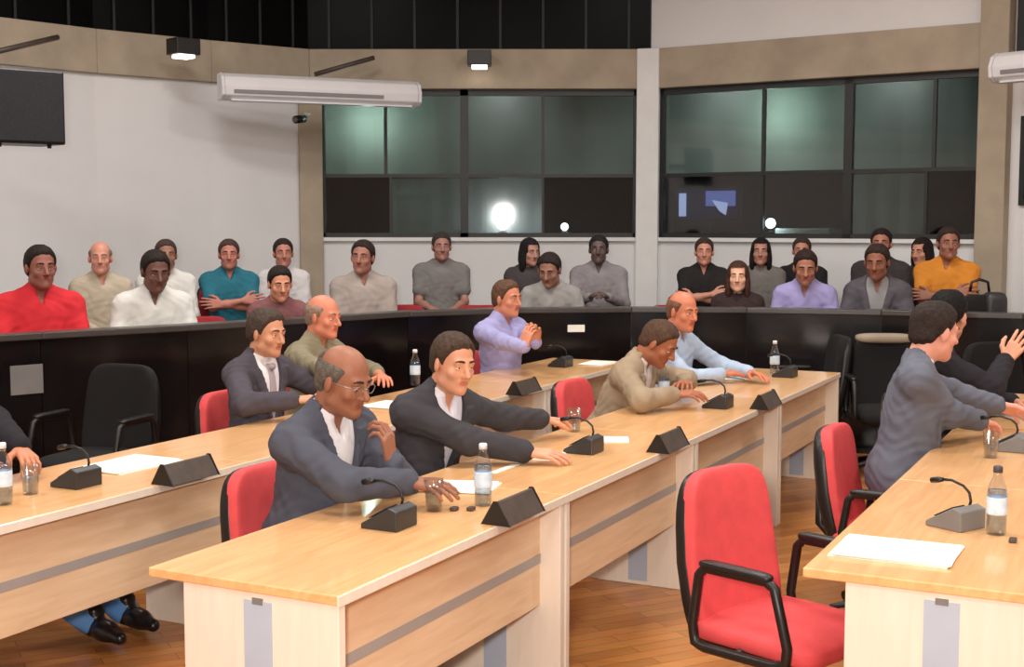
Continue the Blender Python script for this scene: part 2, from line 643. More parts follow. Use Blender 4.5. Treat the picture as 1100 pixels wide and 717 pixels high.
t = thing('monitor', 'booth monitor showing a blurry blue picture behind dark lower pane', 'monitor', on(w2, a2(760, .3), .3, 1.6), w2.rotation_euler.z)
hw = (a2(794) - a2(727)) / 2
obj('stand', MB().box(-.1, .1, -.06, .06, 0, .015).box(-.02, .02, -.012, .012, 0, .2), M['black'], t)
obj('casing', MB().box(-hw - .02, hw + .02, -.02, .03, .13, .47), M['black'], t, bevel=.006)
sc = obj('screen', MB().box(-hw, hw, -.026, -.018, .155, .445), M['screen_c'], t)
obj('picture_patch', MB().box(-hw + .02, -hw + .1, -.0275, -.026, .17, .40), M['screen_b'], sc)
obj('picture_patch', MB().prism([(-.02, -.0275), (hw - .03, -.0275), (hw - .03, -.026), (-.02, -.026)], .27, .42), M['screen_a'], sc)
obj('picture_patch', MB().add([(.05, -.028, .33), (.13, -.028, .22), (.2, -.028, .18), (.22, -.028, .3), (.05, -.026, .33), (.13, -.026, .22), (.2, -.026, .18), (.22, -.026, .3)],
                              [(0, 1, 2, 3), (7, 6, 5, 4), (0, 4, 5, 1), (1, 5, 6, 2), (2, 6, 7, 3), (3, 7, 4, 0)]), M['screen_b'], sc)
t = thing('booth_counter', 'pale grey counter top behind glass beside bluish reflection glow', 'counter', on(w2, a2(868, .5), .5, 1.15), w2.rotation_euler.z)
obj('top', MB().box(-.27, .27, -.2, .2, .44, .50), M['booth_grey'], t, bevel=.005)
obj('body', MB().box(-.25, .25, -.18, .2, -.5, .44), M['booth'], t)

# window at the right edge and upper strip
w4 = facet('window_4', RIGHT[0], RIGHT[1])
x0 = along(1093, RIGHT[0], RIGHT[1])
obj('frame', MB().box(x0 - .0, x0 + 1.2, -.03, .0, 1.85, 2.6), M['dark_frame'], w4)
obj('pane', MB().box(x0 + .05, x0 + 1.15, -.036, -.028, 1.9, 2.55), M['clerestory'], w4)
w5 = facet('window_5', RIGHT[0], RIGHT[1])
x0 = along(1086, RIGHT[0], RIGHT[1])
obj('frame', MB().box(x0, x0 + 2.0, -.03, .04, 3.1, 4.5), M['dark_frame'], w5)
obj('pane', MB().box(x0 + .09, x0 + 1.9, -.036, -.028, 3.14, 4.45), M['booth_grey'], w5)

# ------------------------------------------------------------------ audience platform and barrier
BAR = [V((-4.6, 5.9, 0)), V((-3.5, 6.85, 0)), V((-2.74, 7.54, 0)), V((-2.03, 8.12, 0)), V((-1.38, 8.72, 0)), V((-.75, 9.35, 0)), V((0, 9.72, 0)), V((.9, 9.82, 0)),
       V((1.76, 9.75, 0)), V((2.7, 9.5, 0)), V((3.59, 9.12, 0)), V((4.6, 8.45, 0))]


def offset_line(pts, d):
    out = []
    n = len(pts)
    for i in range(n):
        t = (pts[min(i + 1, n - 1)] - pts[max(i - 1, 0)]).normalized()
        out.append(pts[i] + V((-t.y, t.x, 0)) * d)
    return out


FR_Z, RE_Z = .10, .30
struct('floor_platform', wallstrip(offset_line(BAR, .09), .96, 0, FR_Z), M['carpet'])
edge = offset_line(BAR, 1.06)
poly = [(p.x, p.y) for p in edge] + [(p.x * .99, p.y * .99) for p in [RIGHT[1]] + [C_, B_] + LEFT[::-1][:-2]]
struct('floor_tier', MB().prism(poly, 0, RE_Z), M['carpet'])

bar = thing('barrier', 'long curved black glossy barrier between the desk rows and the audience', 'barrier', (0, 0, 0))
for a, b in zip(BAR[:-1], BAR[1:]):
    t = (b - a).normalized()
    o = V((-t.y, t.x, 0))
    q = [a + t * .002, b - t * .002, b - t * .002 + o * .05, a + t * .002 + o * .05]
    obj('panel', MB().prism([(p.x, p.y) for p in q], 0.04, 1.03), M['black_gloss'], bar)
obj('backing', wallstrip(BAR, .03, .03, 1.03, -.052), M['black'], bar)
obj('cap_rail', wallstrip(BAR, .14, 1.03, 1.07, .04), M['black_cap'], bar, bevel=.006)
obj('plinth', wallstrip(BAR, .05, 0.0, .06, .0), M['black'], bar)


def bar_y(x):
    for a, b in zip(BAR[:-1], BAR[1:]):
        if a.x <= x <= b.x:
            return a.y + (b.y - a.y) * (x - a.x) / (b.x - a.x), math.atan2(b.y - a.y, b.x - a.x)
    return 8.0, 0


# small flat pieces, one white and one grey, on the barrier's face
for px, py, wd, hg, m_, lab, nm, cat in ((619, 353, .13, .055, 'paper', 'thin white strip on the black barrier behind the man in violet shirt', 'white_strip', 'paper'),
                                        (25, 408, .19, .17, 'console_grey', 'square grey panel on the black barrier above the desk with bottles', 'grey_panel', 'panel')):
    x = (px - 550) / FPX * 8
    for _ in range(6):
        yb, an = bar_y(x)
        x = (px - 550) / FPX * yb
    z = at_y(px, py, yb).z
    tag(obj(nm, MB().box(-wd / 2, wd / 2, -.010, -.002, -hg / 2, hg / 2), M[m_], None, (x, yb, z), an, bevel=.002), lab, cat)

# ------------------------------------------------------------------ wall fittings
# split air conditioner on the left wall and another by the right edge


def air_con(label, loc, rotz, L):
    t = thing('air_conditioner', label, 'air conditioner', loc, rotz, 'white wall air conditioners')
    prof = [(0, 0), (-.16, .0), (-.215, .035), (-.225, .12), (-.19, .2), (-.12, .235), (0, .235)]
    obj('body', MB().extrude_x(prof[::-1], -L / 2, L / 2), M['ac'], t, bevel=.012)
    obj('air_slot', MB().box(-L / 2 + .08, L / 2 - .35, -.231, -.215, .055, .085), M['ac_vent'], t)
    obj('flap', MB().box(-L / 2 + .06, L / 2 - .06, -.2, -.09, -.012, .002), M['ac'], t)
    obj('end_cap', MB().extrude_x([(y * 1.03, z * 1.02 - .002) for y, z in prof[::-1]], -L / 2 - .03, -L / 2), M['ac'], t, bevel=.008)
    obj('end_cap', MB().extrude_x([(y * 1.03, z * 1.02 - .002) for y, z in prof[::-1]], L / 2, L / 2 + .03), M['ac'], t, bevel=.008)
    return t


pa = at_y(228, 111, 10.75 * WS)
pb = at_y(443, 109, 11.45 * WS)
mid = (pa + pb) / 2
air_con('long white air conditioner under the beam, beside the first window', (mid.x, mid.y + .2, mid.z), math.atan2(pb.y - pa.y, pb.x - pa.x), (pb - pa).length - .06)
br_ = at_y(1078, 90, 9.95 * WS)
t_r = (RIGHT[1] - RIGHT[0]).normalized()
air_con('white air conditioner cut off by the frame beside tall concrete column', V((br_.x, br_.y, br_.z - .0)) + t_r * .62, math.atan2(t_r.y, t_r.x), 1.2)

t = thing('wall_speaker', 'large black loudspeaker hung high on the white wall', 'speaker', at_y(21, 116, 9.4), math.radians(38))
obj('cabinet', MB().prism([(-.3, -.16), (.27, -.16), (.22, .2), (-.25, .2)], -.26, .26), M['black'], t, bevel=.012)
obj('grille', MB().box(-.285, .255, -.175, -.158, -.245, .245), M['speaker'], t, bevel=.006)
obj('bracket', MB().box(-.05, .05, .18, .75, -.04, .04), M['black'], t)
obj('foot', MB().lathe([(.015, -.285), (.018, -.26)], 10, (-.18, -.1, 0)), M['black'], t)
obj('foot', MB().lathe([(.015, -.285), (.018, -.26)], 10, (.17, -.1, 0)), M['black'], t)

ca = at_y(322, 127, 11.62 * WS)
t = thing('security_camera', 'small dark security camera beside the concrete column under air conditioner', 'camera', ca, math.radians(-20))
obj('mount', MB().tube([(0, .2, .05), (0, .08, .05), (0, .02, .01)], .012), M['ac'], t)
obj('housing', MB().tube([(0, .08, 0), (0, -.08, -.02)], .038, 16), M['black'], t)
obj('lens', MB().tube([(0, -.08, -.02), (0, -.1, -.022)], .026, 16), M['console_grey'], t)


def downlight(px, py, Y, label, rotz):
    p = at_y(px, py, Y)
    t = thing('downlight', label, 'light', p, rotz, 'black box downlights on the beam')
    obj('housing', MB().box(-.115, .115, -.1, .1, -.05, .09), M['black'], t, bevel=.006)
    obj('diffuser', MB().box(-.075, .075, -.075, .075, -.08, -.05), M['lamp_glow'], t, bevel=.006)
    obj('bracket', MB().box(-.03, .03, .1, .17, -.02, .05), M['steel'], t)


downlight(197, 53, 10.75 * WS, 'black box downlight on the beam above the white wall', math.radians(43))
downlight(515, 65, 11.8 * WS, 'black box downlight on the beam above the first window', 0)

for a, b, Y0, Y1, lab in (((-14, 58), (62, 40), 9.35 * WS, 10.0 * WS, 'thin dark diagonal crossing the beam above the loudspeaker'), ((338, 80), (402, 62), 11.55 * WS, 11.7 * WS, 'thin dark diagonal crossing the beam above the air conditioner')):
    p, q = at_y(*a, Y0), at_y(*b, Y1)  # slim dark tubes laid diagonally across the beam
    tag(obj('dark_diagonal', MB().tube([V((0, 0, 0)), (q - p) * .5, q - p], .022, 10), M['plate'], None, p), lab, 'rod', 'dark diagonals crossing the beam')


# ------------------------------------------------------------------ desks
DL = 1.45
Z_TOP = .72


def make_desk(label):
    # local frame: x along the row, +y the side it faces, origin on the floor at the near end of the back edge
    t = thing('desk', label, 'desk', (0, 0, 0), 0, 'pale maple desks in the three rows')
    obj('tabletop', MB().box(.001, DL - .001, 0, .65, Z_TOP - .028, Z_TOP), M['wood_top'], t, bevel=.004)
    obj('edge_band', MB().box(.002, DL - .002, .649, .655, Z_TOP - .03, Z_TOP - .002), M['wood_end'], t)
    for x in (.009, DL - .041):
        e = obj('end_panel', MB().box(x, x + .032, .12, .648, 0, Z_TOP - .028), M['wood_end'], t, bevel=.003)
        obj('strip', MB().box(x - .0025, x + .0345, .335, .43, .02, Z_TOP - .05), M['stripe'], e)
        obj('cable_hole', MB().box(x - .004, x + .036, .365, .4, Z_TOP - .06, Z_TOP - .042), M['console_grey'], e)
    m = obj('modesty_panel', MB().box(.036, DL - .036, .548, .566, .31, Z_TOP - .028), M['wood_front'], t, bevel=.002)
    obj('groove_strip', MB().box(.036, DL - .036, .565, .569, .468, .502), M['stripe_dark'], m)
    return t


def desk_loc(u, p_back):
    q = UP(u, p_back)
    return q


desk0 = None
X_ANGLE = math.atan2(D2.y, D2.x)     # local x onto D2; local y is then to the left, so the desk is mirrored through P2


def place_desk(u, pb, label):
    global desk0
    # local +y must point along P2 = D2 rotated by -90 degrees: turn the desk half-way round and start at its far end
    loc = UP(u + DL, pb)
    rz = X_ANGLE + PI
    if desk0 is None:
        desk0 = make_desk(label)
        desk0.location = loc
        desk0.rotation_euler.z = rz
    else:
        dup(desk0, label, loc, rz, 'pale maple desks in the three rows')


names_a = ['maple desk of the middle row in front, its cream end panel facing us',
           'maple desk of the middle row at which the man in black jacket sits',
           'maple desk of the middle row at which the man in tan jacket sits',
           'last maple desk of the middle row, where the man in light blue shirt sits']
for i in range(4):
    place_desk(2.79 + DL * i, -2.58, names_a[i])
names_b = ['maple desk of the rear row cut off by the frame, beside the blue jeans',
           'maple desk of the rear row carrying a black console and bottles',
           'maple desk of the rear row behind the man with glasses',
           'maple desk of the rear row behind the man in black jacket',
           'last maple desk of the rear row, where the violet shirt man sits']
for i in range(5):
    place_desk(1.34 + DL * i, -4.02, names_b[i])
names_r = ['maple desk beside the empty red chair, large white papers on it',
           'maple desk where the man in grey suit leans beyond the papers',
           'last maple desk of the row with the grey suit man']
for i in range(3):
    place_desk(3.63 + DL * i, -.91, names_r[i])


# ------------------------------------------------------------------ chairs
def back_warp(p):
    return V((p.x * (1 - .10 * max(0, p.z / .28)), p.y + .10 * (p.x / .23) ** 2 * .35 + .05 * (p.z / .28) ** 2 * .4, p.z))


def make_office_chair(label, fabric, name='office_chair', arms=True):
    # faces +y, seat centre over the origin
    t = thing(name, label, 'chair', (0, 0, 0), 0)
    tilt = Matrix.Translation((0, -.265, .635)) @ Matrix.Rotation(math.radians(9), 4, 'X')
    bk = MB().pad((0, 0, 0), (.232, .042, .285), .42, .42, 26, 44, back_warp).tf(tilt)
    backrest = obj('backrest', bk, fabric, t)
    sh = MB().pad((0, -.026, -.005), (.236, .034, .287), .45, .4, 22, 40, back_warp).tf(tilt)
    obj('back_shell', sh, M['black'], backrest)
    st = MB().pad((0, .0, .425), (.245, .25, .042), .5, .32, 18, 44, lambda p: V((p.x, p.y, p.z - .02 * max(0, (p.y - .1) / .15) ** 2)))
    seat = obj('seat', st, fabric, t)
    obj('seat_shell', MB().pad((0, .0, .392), (.23, .235, .026), .5, .35, 12, 36), M['black'], seat)
    obj('back_bar', MB().tube([(0, -.1, .375), (0, -.28, .375), (0, -.325, .43), (0, -.325, .6)], .022, 10), M['black'], t)
    if arms:
        for s in (-1, 1):
            x = s * .275
            pts = [(x, -.16, .40), (x, -.17, .46), (x, -.145, .625), (x, -.12, .65), (x, .12, .652), (x, .15, .635), (x, .20, .46), (x, .195, .41), (x, .15, .395), (x, -.12, .39)]
            pts2 = []
            for i in range(len(pts)):
                a, b = V(pts[i]), V(pts[(i + 1) % len(pts)])
                pts2 += [a, a.lerp(b, .5)]
            ar = obj('armrest', MB().tube(pts2, .0165, 10, True), M['black'], t)
            obj('mounting_bar', MB().tube([(x, .0, .392), (s * .12, .0, .40)], .014, 8), M['black'], ar)
            obj('arm_pad', MB().pad((x, 0, .664), (.026, .14, .014), .5, .5, 10, 20), M['black'], ar)
    obj('gas_column', MB().lathe([(.05, .37), (.03, .36), (.03, .24), (.04, .235), (.04, .1), (.05, .09)][::-1], 16), M['black'], t)
    base = obj('base', MB().lathe([(.055, .07), (.055, .115), (.03, .125)], 16), M['black'], t)
    for k in range(5):
        a = 2 * PI * k / 5 + .3
        d = V((math.cos(a), math.sin(a), 0))
        n = V((-d.y, d.x, 0))
        obj('base_arm', MB().tube([d * .04 + V((0, 0, .1)), d * .16 + V((0, 0, .09)), d * .285 + V((0, 0, .068))], .02, 8, rr=[.024, .02, .014]), M['black'], base)
        c = d * .285 + V((0, 0, .029))
        obj('caster', MB().tube([c - n * .024, c - n * .006, c + n * .006, c + n * .024], .029, 14, rr=[.026, .029, .029, .026]), M['black'], base)
    return t


red0 = make_office_chair('red office chair standing empty with black arm loops beside the paper-covered desk', M['red'])
red0['group'] = 'red office chairs along the desk rows'
pc = UP(4.02, -1.06)
red0.location = pc
red0.scale = (.96, .96, .975)
EMPTY_ROT = ROW_ANGLE - math.radians(20)
red0.rotation_euler.z = EMPTY_ROT
black0 = make_office_chair('black chair standing beyond the far end of the middle desk row', M['black_fabric'], 'black_chair', True)
black0['group'] = 'black chairs by the barrier'
black0.location = (2.02, 9.08, 0)
black0.rotation_euler.z = math.radians(88)
dup(black0, 'black chair in front of the barrier below the man in beige shirt', (-2.25, 6.95, 0), math.radians(160), 'black chairs by the barrier')
dup(black0, 'black chair by the barrier behind the man in grey suit', (3.25, 8.3, 0), math.radians(200), 'black chairs by the barrier')
dup(black0, 'black chair with a beige jacket on its back, behind the grey suit man', (2.56, 8.72, 0), math.radians(175), 'black chairs by the barrier')
bj = thing('hung_jacket', 'beige jacket hung over the back of a black chair', 'jacket', (2.56, 8.72, 0), math.radians(175))
obj('collar', MB().pad((0, -.285, .905), (.20, .075, .034), .6, .5, 12, 28), M['beige_fabric'], bj)
obj('back_panel', MB().pad((0, -.345, .77), (.19, .022, .15), .5, .4, 14, 28, lambda p: V((p.x, p.y + .012 * math.sin(p.x * 40), p.z))), M['beige_fabric'], bj)


def desk_chair(u, p, label, twist=0.0):
    c = dup(red0, label, UP(u, p), ROW_ANGLE + twist, 'red office chairs along the desk rows')
    c.scale = (1, 1, .89)


# ------------------------------------------------------------------ desk-top things
def loc_on(px, py, z=Z_TOP):
    return at_z(px, py, z)


def make_plate(label, L):
    t = thing('name_plate', label, 'name plate', (0, 0, 0), 0, 'dark tent name plates on the desks')
    obj('plate', MB().extrude_x([(-.05, 0), (.05, 0), (.006, .075), (-.006, .075)], -L / 2, L / 2), M['plate'], t, bevel=.002)
    obj('end_cap', MB().extrude_x([(-.053, 0), (.053, 0), (.007, .079), (-.007, .079)], -L / 2 - .006, -L / 2), M['black'], t)
    obj('end_cap', MB().extrude_x([(-.053, 0), (.053, 0), (.007, .079), (-.007, .079)], L / 2, L / 2 + .006), M['black'], t)
    return t


ROWX = X_ANGLE
pl0 = make_plate('dark name plate on the front desk before the man with glasses', .26)
pl0.location = loc_on(552, 556)
pl0.rotation_euler.z = ROWX
for px, py, lab in ((200, 515, 'dark name plate on the rear desk between papers and red chair'), (718, 482, 'dark name plate on the middle row near the empty red chair'),
                    (823, 437, 'dark name plate on the far middle desk near a bottle'), (563, 422, 'dark name plate on the rear desk before the violet shirt man')):
    dup(pl0, lab, loc_on(px, py), ROWX, 'dark tent name plates on the desks')


def make_console(label, m_, sc=.76):
    # faces +y towards its speaker: sloped box, buttons, gooseneck microphone
    t = thing('microphone_console', label, 'microphone', (0, 0, 0), 0, 'conference microphones on the desks')
    b = obj('body', MB().extrude_x([(-.09, 0), (.09, 0), (.09, .022), (-.05, .10), (-.09, .085)], -.085, .085), m_, t, bevel=.006)
    obj('speaker_grille', MB().add([(-.06, .062, .042), (.02, .062, .042), (.02, -.03, .093), (-.06, -.03, .093), (-.06, .064, .046), (.02, .064, .046), (.02, -.028, .097), (-.06, -.028, .097)],
                                   [(3, 2, 1, 0), (4, 5, 6, 7), (0, 1, 5, 4), (1, 2, 6, 5), (2, 3, 7, 6), (3, 0, 4, 7)]), M['speaker'], b)
    obj('button', MB().lathe([(.011, .03), (.011, .042), (.008, .045)], 12, (.055, .06, .005)), M['cap'], b)
    pts = [(.05, -.03, .08), (.05, -.038, .11), (.05, -.03, .145), (.05, .0, .17), (.05, .06, .185), (.05, .11, .18)]
    g = obj('gooseneck', MB().tube(pts, .006, 8), M['black'], t)
    obj('microphone_head', MB().tube([(.05, .105, .181), (.05, .13, .176), (.05, .165, .168)], .012, 12, rr=[.009, .0135, .012]), M['black'], g)
    t.scale = (sc, sc, sc)
    return t


con0 = make_console('black microphone console on the front desk by the glasses man', M['console'])
con0.location = loc_on(418, 566)
con0.rotation_euler.z = ROW_ANGLE + PI
for px, py, lab in ((82, 522, 'black microphone console on the rear desk by the bottles'), (627, 486, 'black microphone console on the middle desk by the black jacket man'),
                    (771, 438, 'black microphone console before the man in tan jacket'), (602, 394, 'black microphone console by the clasped hands of violet shirt man'), (843, 405, 'small dark microphone console by the bottle on the far middle desk')):
    dup(con0, lab, loc_on(px, py), ROW_ANGLE + PI, 'conference microphones on the desks')
con1 = make_console('grey microphone console with thin neck on the desk with large papers', M['console_grey'])
con1.location = loc_on(1026, 566)
con1.rotation_euler.z = ROW_ANGLE + PI - .5
dup(con1, 'grey microphone console before the hands of the grey suit man', loc_on(1084, 484), ROW_ANGLE + PI, 'conference microphones on the desks')


def make_bottle(label, cap_m):
    t = thing('water_bottle', label, 'bottle', (0, 0, 0), 0, 'water bottles on the desks')
    obj('bottle_body', MB().lathe([(.026, 0), (.031, .006), (.031, .05), (.0295, .055), (.031, .06), (.031, .13), (.028, .15), (.014, .185), (.0125, .2)], 22), M['clear'], t)
    obj('water_fill', MB().lathe([(.024, .004), (.028, .008), (.028, .128), (.0262, .142)], 20), M['water'], t)
    obj('label', MB().lathe([(.0315, .065), (.0318, .068), (.0318, .118), (.0315, .12)], 22), M['label_blue'], t)
    obj('cap', MB().lathe([(.0145, .198), (.0145, .215), (.012, .218)], 16), cap_m, t)
    return t


bo0 = make_bottle('water bottle with blue label on the desk with large papers', M['cap_dark'])
bo0.location = loc_on(1070, 574)
bo1 = make_bottle('clear water bottle on the front middle-row desk near the name plate', M['cap'])
bo1.location = loc_on(519, 543)
for px, py, lab in ((4, 542, 'water bottle at the edge of the frame on the rear desk'), (446, 414, 'water bottle on the rear desk behind the black jacket man'),
                    (832, 402, 'water bottle on the far middle desk near the light blue shirt'), (713, 433, 'water bottle before the man in tan jacket')):
    dup(bo1, lab, loc_on(px, py), 0, 'water bottles on the desks')


def make_cup(label):
    t = thing('drinking_glass', label, 'glass', (0, 0, 0), 0, 'clear drinking glasses on the desks')
    obj('glass_wall', MB().lathe([(.0001, 0), (.026, 0), (.034, .11), (.032, .11), (.0245, .008), (.0001, .006)], 22), M['clear'], t)
    obj('water_fill', MB().lathe([(.0235, .0085), (.0285, .065)], 20), M['water'], t)
    return t


cu0 = make_cup('drinking glass by the papers of the glasses man')
cu0.location = loc_on(466, 549)
for px, py, lab in ((33, 531, 'drinking glass beside the edge bottle on the rear desk'), (617, 464, 'drinking glass on the middle desk beside the red chair back'),
                    (1064, 492, 'drinking glass before the grey suit man')):
    dup(cu0, lab, loc_on(px, py), 0, 'clear drinking glasses on the desks')


def paper(px, py, w, h, rot, label, m_='paper', n=3, z=Z_TOP):
    t = thing('paper_stack', label, 'paper', loc_on(px, py, z), ROWX + rot, 'papers on the desks')
    for i in range(n):
        a = random.uniform(-.05, .05)
        o = obj('sheet', MB().box(-w / 2, w / 2, -h / 2, h / 2, .0005 + i * .0025, .0023 + i * .0025), M[m_], t)
        o.rotation_euler.z = a
        o.location = (random.uniform(-.008, .008), random.uniform(-.008, .008), 0)


paper(962, 593, .27, .34, .03, 'large white papers on the desk beside the empty red chair', n=4)
paper(138, 500, .36, .24, .0, 'white papers between console and name plate on the rear desk')
paper(492, 524, .21, .28, .3, 'cream papers beneath the hand of the glasses man')
paper(545, 503, .26, .03, 0, 'narrow white paper beyond the clear bottle', n=1)
paper(568, 489, .19, .27, .1, 'white papers beneath the hand of the black jacket man', n=2)
paper(653, 473, .14, .18, .4, 'small white paper beside the console near the red chair', n=2)
paper(417, 436, .26, .2, 0, 'cream papers on the rear desk between glasses man and black jacket')
paper(642, 391, .28, .18, 0, 'white papers on the rear desk beyond the red chair')
paper(786, 406, .3, .2, .1, 'white papers under the arm of light blue shirt man')
for px, py, lab in ((1088, 583, 'small dark eraser on the desk beside the water bottle'), (488, 549, 'small dark box before the drinking glass'), (506, 549, 'small dark box beside the clear bottle')):
    tag(obj('small_box', MB().box(-.015, .015, -.011, .011, 0, .014), M['plate'], None, loc_on(px, py), ROWX, bevel=.003), lab, 'box', 'tiny dark boxes on the desks')

b_ = thing('bag', 'dark bag standing behind the barrier in front of the tall concrete column', 'bag', at_y(1052, 322, 9.55) * 1.0)
b_.location.z = FR_Z
obj('body', MB().pad((0, 0, .54), (.15, .10, .54), .45, .45, 20, 32), M['black_fabric'], b_)
obj('flap', MB().pad((.1, -.03, .98), (.08, .08, .12), .5, .45, 14, 24), M['console'], b_)
obj('handle', MB().tube([(-.07, 0, 1.1), (-.06, 0, 1.17), (0, 0, 1.19), (.06, 0, 1.17), (.07, 0, 1.1)], .011, 8), M['black'], b_)

# ------------------------------------------------------------------ people: distance fields polygonised into one continuous surface
def npv(v):
    return np.array(v, dtype=np.float64)


class RC:                       # round cone between two points
    def __init__(s, a, b, r1, r2):
        s.a, s.b, s.r1, s.r2 = npv(a), npv(b), r1, r2

    def box(s):
        r = max(s.r1, s.r2)
        return np.minimum(s.a, s.b) - r, np.maximum(s.a, s.b) + r

    def ev(s, X, Y, Z):
        ba = s.b - s.a
        L = max(1e-9, ba @ ba)
        t = np.clip(((X - s.a[0]) * ba[0] + (Y - s.a[1]) * ba[1] + (Z - s.a[2]) * ba[2]) / L, 0, 1)
        return np.sqrt((X - s.a[0] - t * ba[0]) ** 2 + (Y - s.a[1] - t * ba[1]) ** 2 + (Z - s.a[2] - t * ba[2]) ** 2) - (s.r1 + (s.r2 - s.r1) * t)


class EL:                       # ellipsoid, rotated by R
    def __init__(s, c, r, R=None):
        s.c, s.r, s.R = npv(c), npv(r), np.eye(3) if R is None else R

    def box(s):
        e = np.sqrt(((s.R * s.r) ** 2).sum(1))
        return s.c - e, s.c + e

    def ev(s, X, Y, Z, q=None):
        x, y, z = X - s.c[0], Y - s.c[1], Z - s.c[2]
        R = s.R
        a = x * R[0, 0] + y * R[1, 0] + z * R[2, 0]
        b = x * R[0, 1] + y * R[1, 1] + z * R[2, 1]
        c = x * R[0, 2] + y * R[1, 2] + z * R[2, 2]
        k0 = np.sqrt((a / s.r[0]) ** 2 + (b / s.r[1]) ** 2 + (c / s.r[2]) ** 2)
        k1 = np.sqrt((a / s.r[0] ** 2) ** 2 + (b / s.r[1] ** 2) ** 2 + (c / s.r[2] ** 2) ** 2)
        return k0 * (k0 - 1) / np.maximum(k1, 1e-6)


FAR = .08


class Field:
    def __init__(s, lo, hi, h):
        s.h = h
        s.lo = npv(lo)
        s.n = np.maximum(4, np.ceil((npv(hi) - s.lo) / h).astype(int) + 1)
        s.a = np.full(s.n, FAR, np.float32)

    def grid(s, lo, hi):
        i0 = np.clip(np.floor((lo - s.lo) / s.h).astype(int), 0, s.n)
        i1 = np.clip(np.ceil((hi - s.lo) / s.h).astype(int) + 1, 0, s.n)
        if (i1 <= i0).any():
            return None
        ax = [(s.lo[k] + s.h * np.arange(i0[k], i1[k])).astype(np.float32) for k in range(3)]
        return (slice(i0[0], i1[0]), slice(i0[1], i1[1]), slice(i0[2], i1[2])), ax[0][:, None, None], ax[1][None, :, None], ax[2][None, None, :]

    def add(s, p, k=.02, inf=0.0):
        lo, hi = p.box()
        m = inf + k + s.h * 2
        g = s.grid(lo - m, hi + m)
        if g is None:
            return
        sl, X, Y, Z = g
        d = (p.ev(X, Y, Z) - inf).astype(np.float32)
        a = s.a[sl]
        if k > 0:
            hh = np.maximum(k - np.abs(a - d), 0) / k
            s.a[sl] = np.minimum(a, d) - hh * hh * k * .25
        else:
            s.a[sl] = np.minimum(a, d)

    def cut(s, p, k=.006, inf=0.0):
        lo, hi = p.box()
        m = inf + k + s.h * 2
        g = s.grid(lo - m, hi + m)
        if g is None:
            return
        sl, X, Y, Z = g
        d = -(p.ev(X, Y, Z) - inf).astype(np.float32)
        a = s.a[sl]
        hh = np.maximum(k - np.abs(a - d), 0) / k
        s.a[sl] = np.maximum(a, d) + hh * hh * k * .25

    def full(s):
        return s.grid(s.lo, s.lo + s.h * (s.n - 1))

    def keep(s, d):             # intersect with a region whose signed distance is d
        s.a = np.maximum(s.a, d.astype(np.float32))

    def mesh(s):                # surface nets
        a = s.a
        a[0], a[-1], a[:, 0], a[:, -1], a[:, :, 0], a[:, :, -1] = FAR, FAR, FAR, FAR, FAR, FAR
        ins = a < 0
        cnt = np.zeros(np.array(a.shape) - 1, np.uint8)
        for dx in (0, 1):
            for dy in (0, 1):
                for dz in (0, 1):
                    cnt += ins[dx:a.shape[0] - 1 + dx, dy:a.shape[1] - 1 + dy, dz:a.shape[2] - 1 + dz]
        act = (cnt > 0) & (cnt < 8)
        idx = np.argwhere(act)
        if len(idx) == 0:
            return np.zeros((0, 3)), np.zeros((0, 4), int)
        num = np.full(cnt.shape, -1, np.int32)
        num[act] = np.arange(len(idx))
        acc = np.zeros((len(idx), 3))
        n = np.zeros(len(idx))
        cs = [(x, y, z) for x in (0, 1) for y in (0, 1) for z in (0, 1)]
        vals = {c: a[idx[:, 0] + c[0], idx[:, 1] + c[1], idx[:, 2] + c[2]] for c in cs}
        for c in cs:
            for k in range(3):
                if c[k] == 0:
                    e = list(c)
                    e[k] = 1
                    e = tuple(e)
                    va, vb = vals[c], vals[e]
                    m = (va < 0) != (vb < 0)
                    t = va / np.where(va == vb, 1, va - vb)
                    for j in range(3):
                        acc[:, j] += np.where(m, c[j] + (t if j == k else 0), 0)
                    n += m
        vs = s.lo + s.h * (idx + acc / n[:, None])
        fs = []
        for k in range(3):
            i, j = (k + 1) % 3, (k + 2) % 3
            A = [slice(None)] * 3
            B = [slice(None)] * 3
            A[k], B[k] = slice(0, -1), slice(1, None)
            sa, sb = ins[tuple(A)], ins[tuple(B)]
            ed = np.argwhere(sa != sb)
            ok = (ed[:, i] > 0) & (ed[:, j] > 0) & (ed[:, i] < a.shape[i] - 1) & (ed[:, j] < a.shape[j] - 1)
            ed = ed[ok]
            q = []
            for di, dj in ((-1, -1), (0, -1), (0, 0), (-1, 0)):
                e = ed.copy()
                e[:, i] += di
                e[:, j] += dj
                q.append(num[e[:, 0], e[:, 1], e[:, 2]])
            q = np.stack(q, 1)
            flip = ~ins[tuple(A)][ed[:, 0], ed[:, 1], ed[:, 2]]
            q[flip] = q[flip][:, ::-1]
            fs.append(q)
        fs = np.concatenate(fs)
        return vs, fs[(fs >= 0).all(1)]


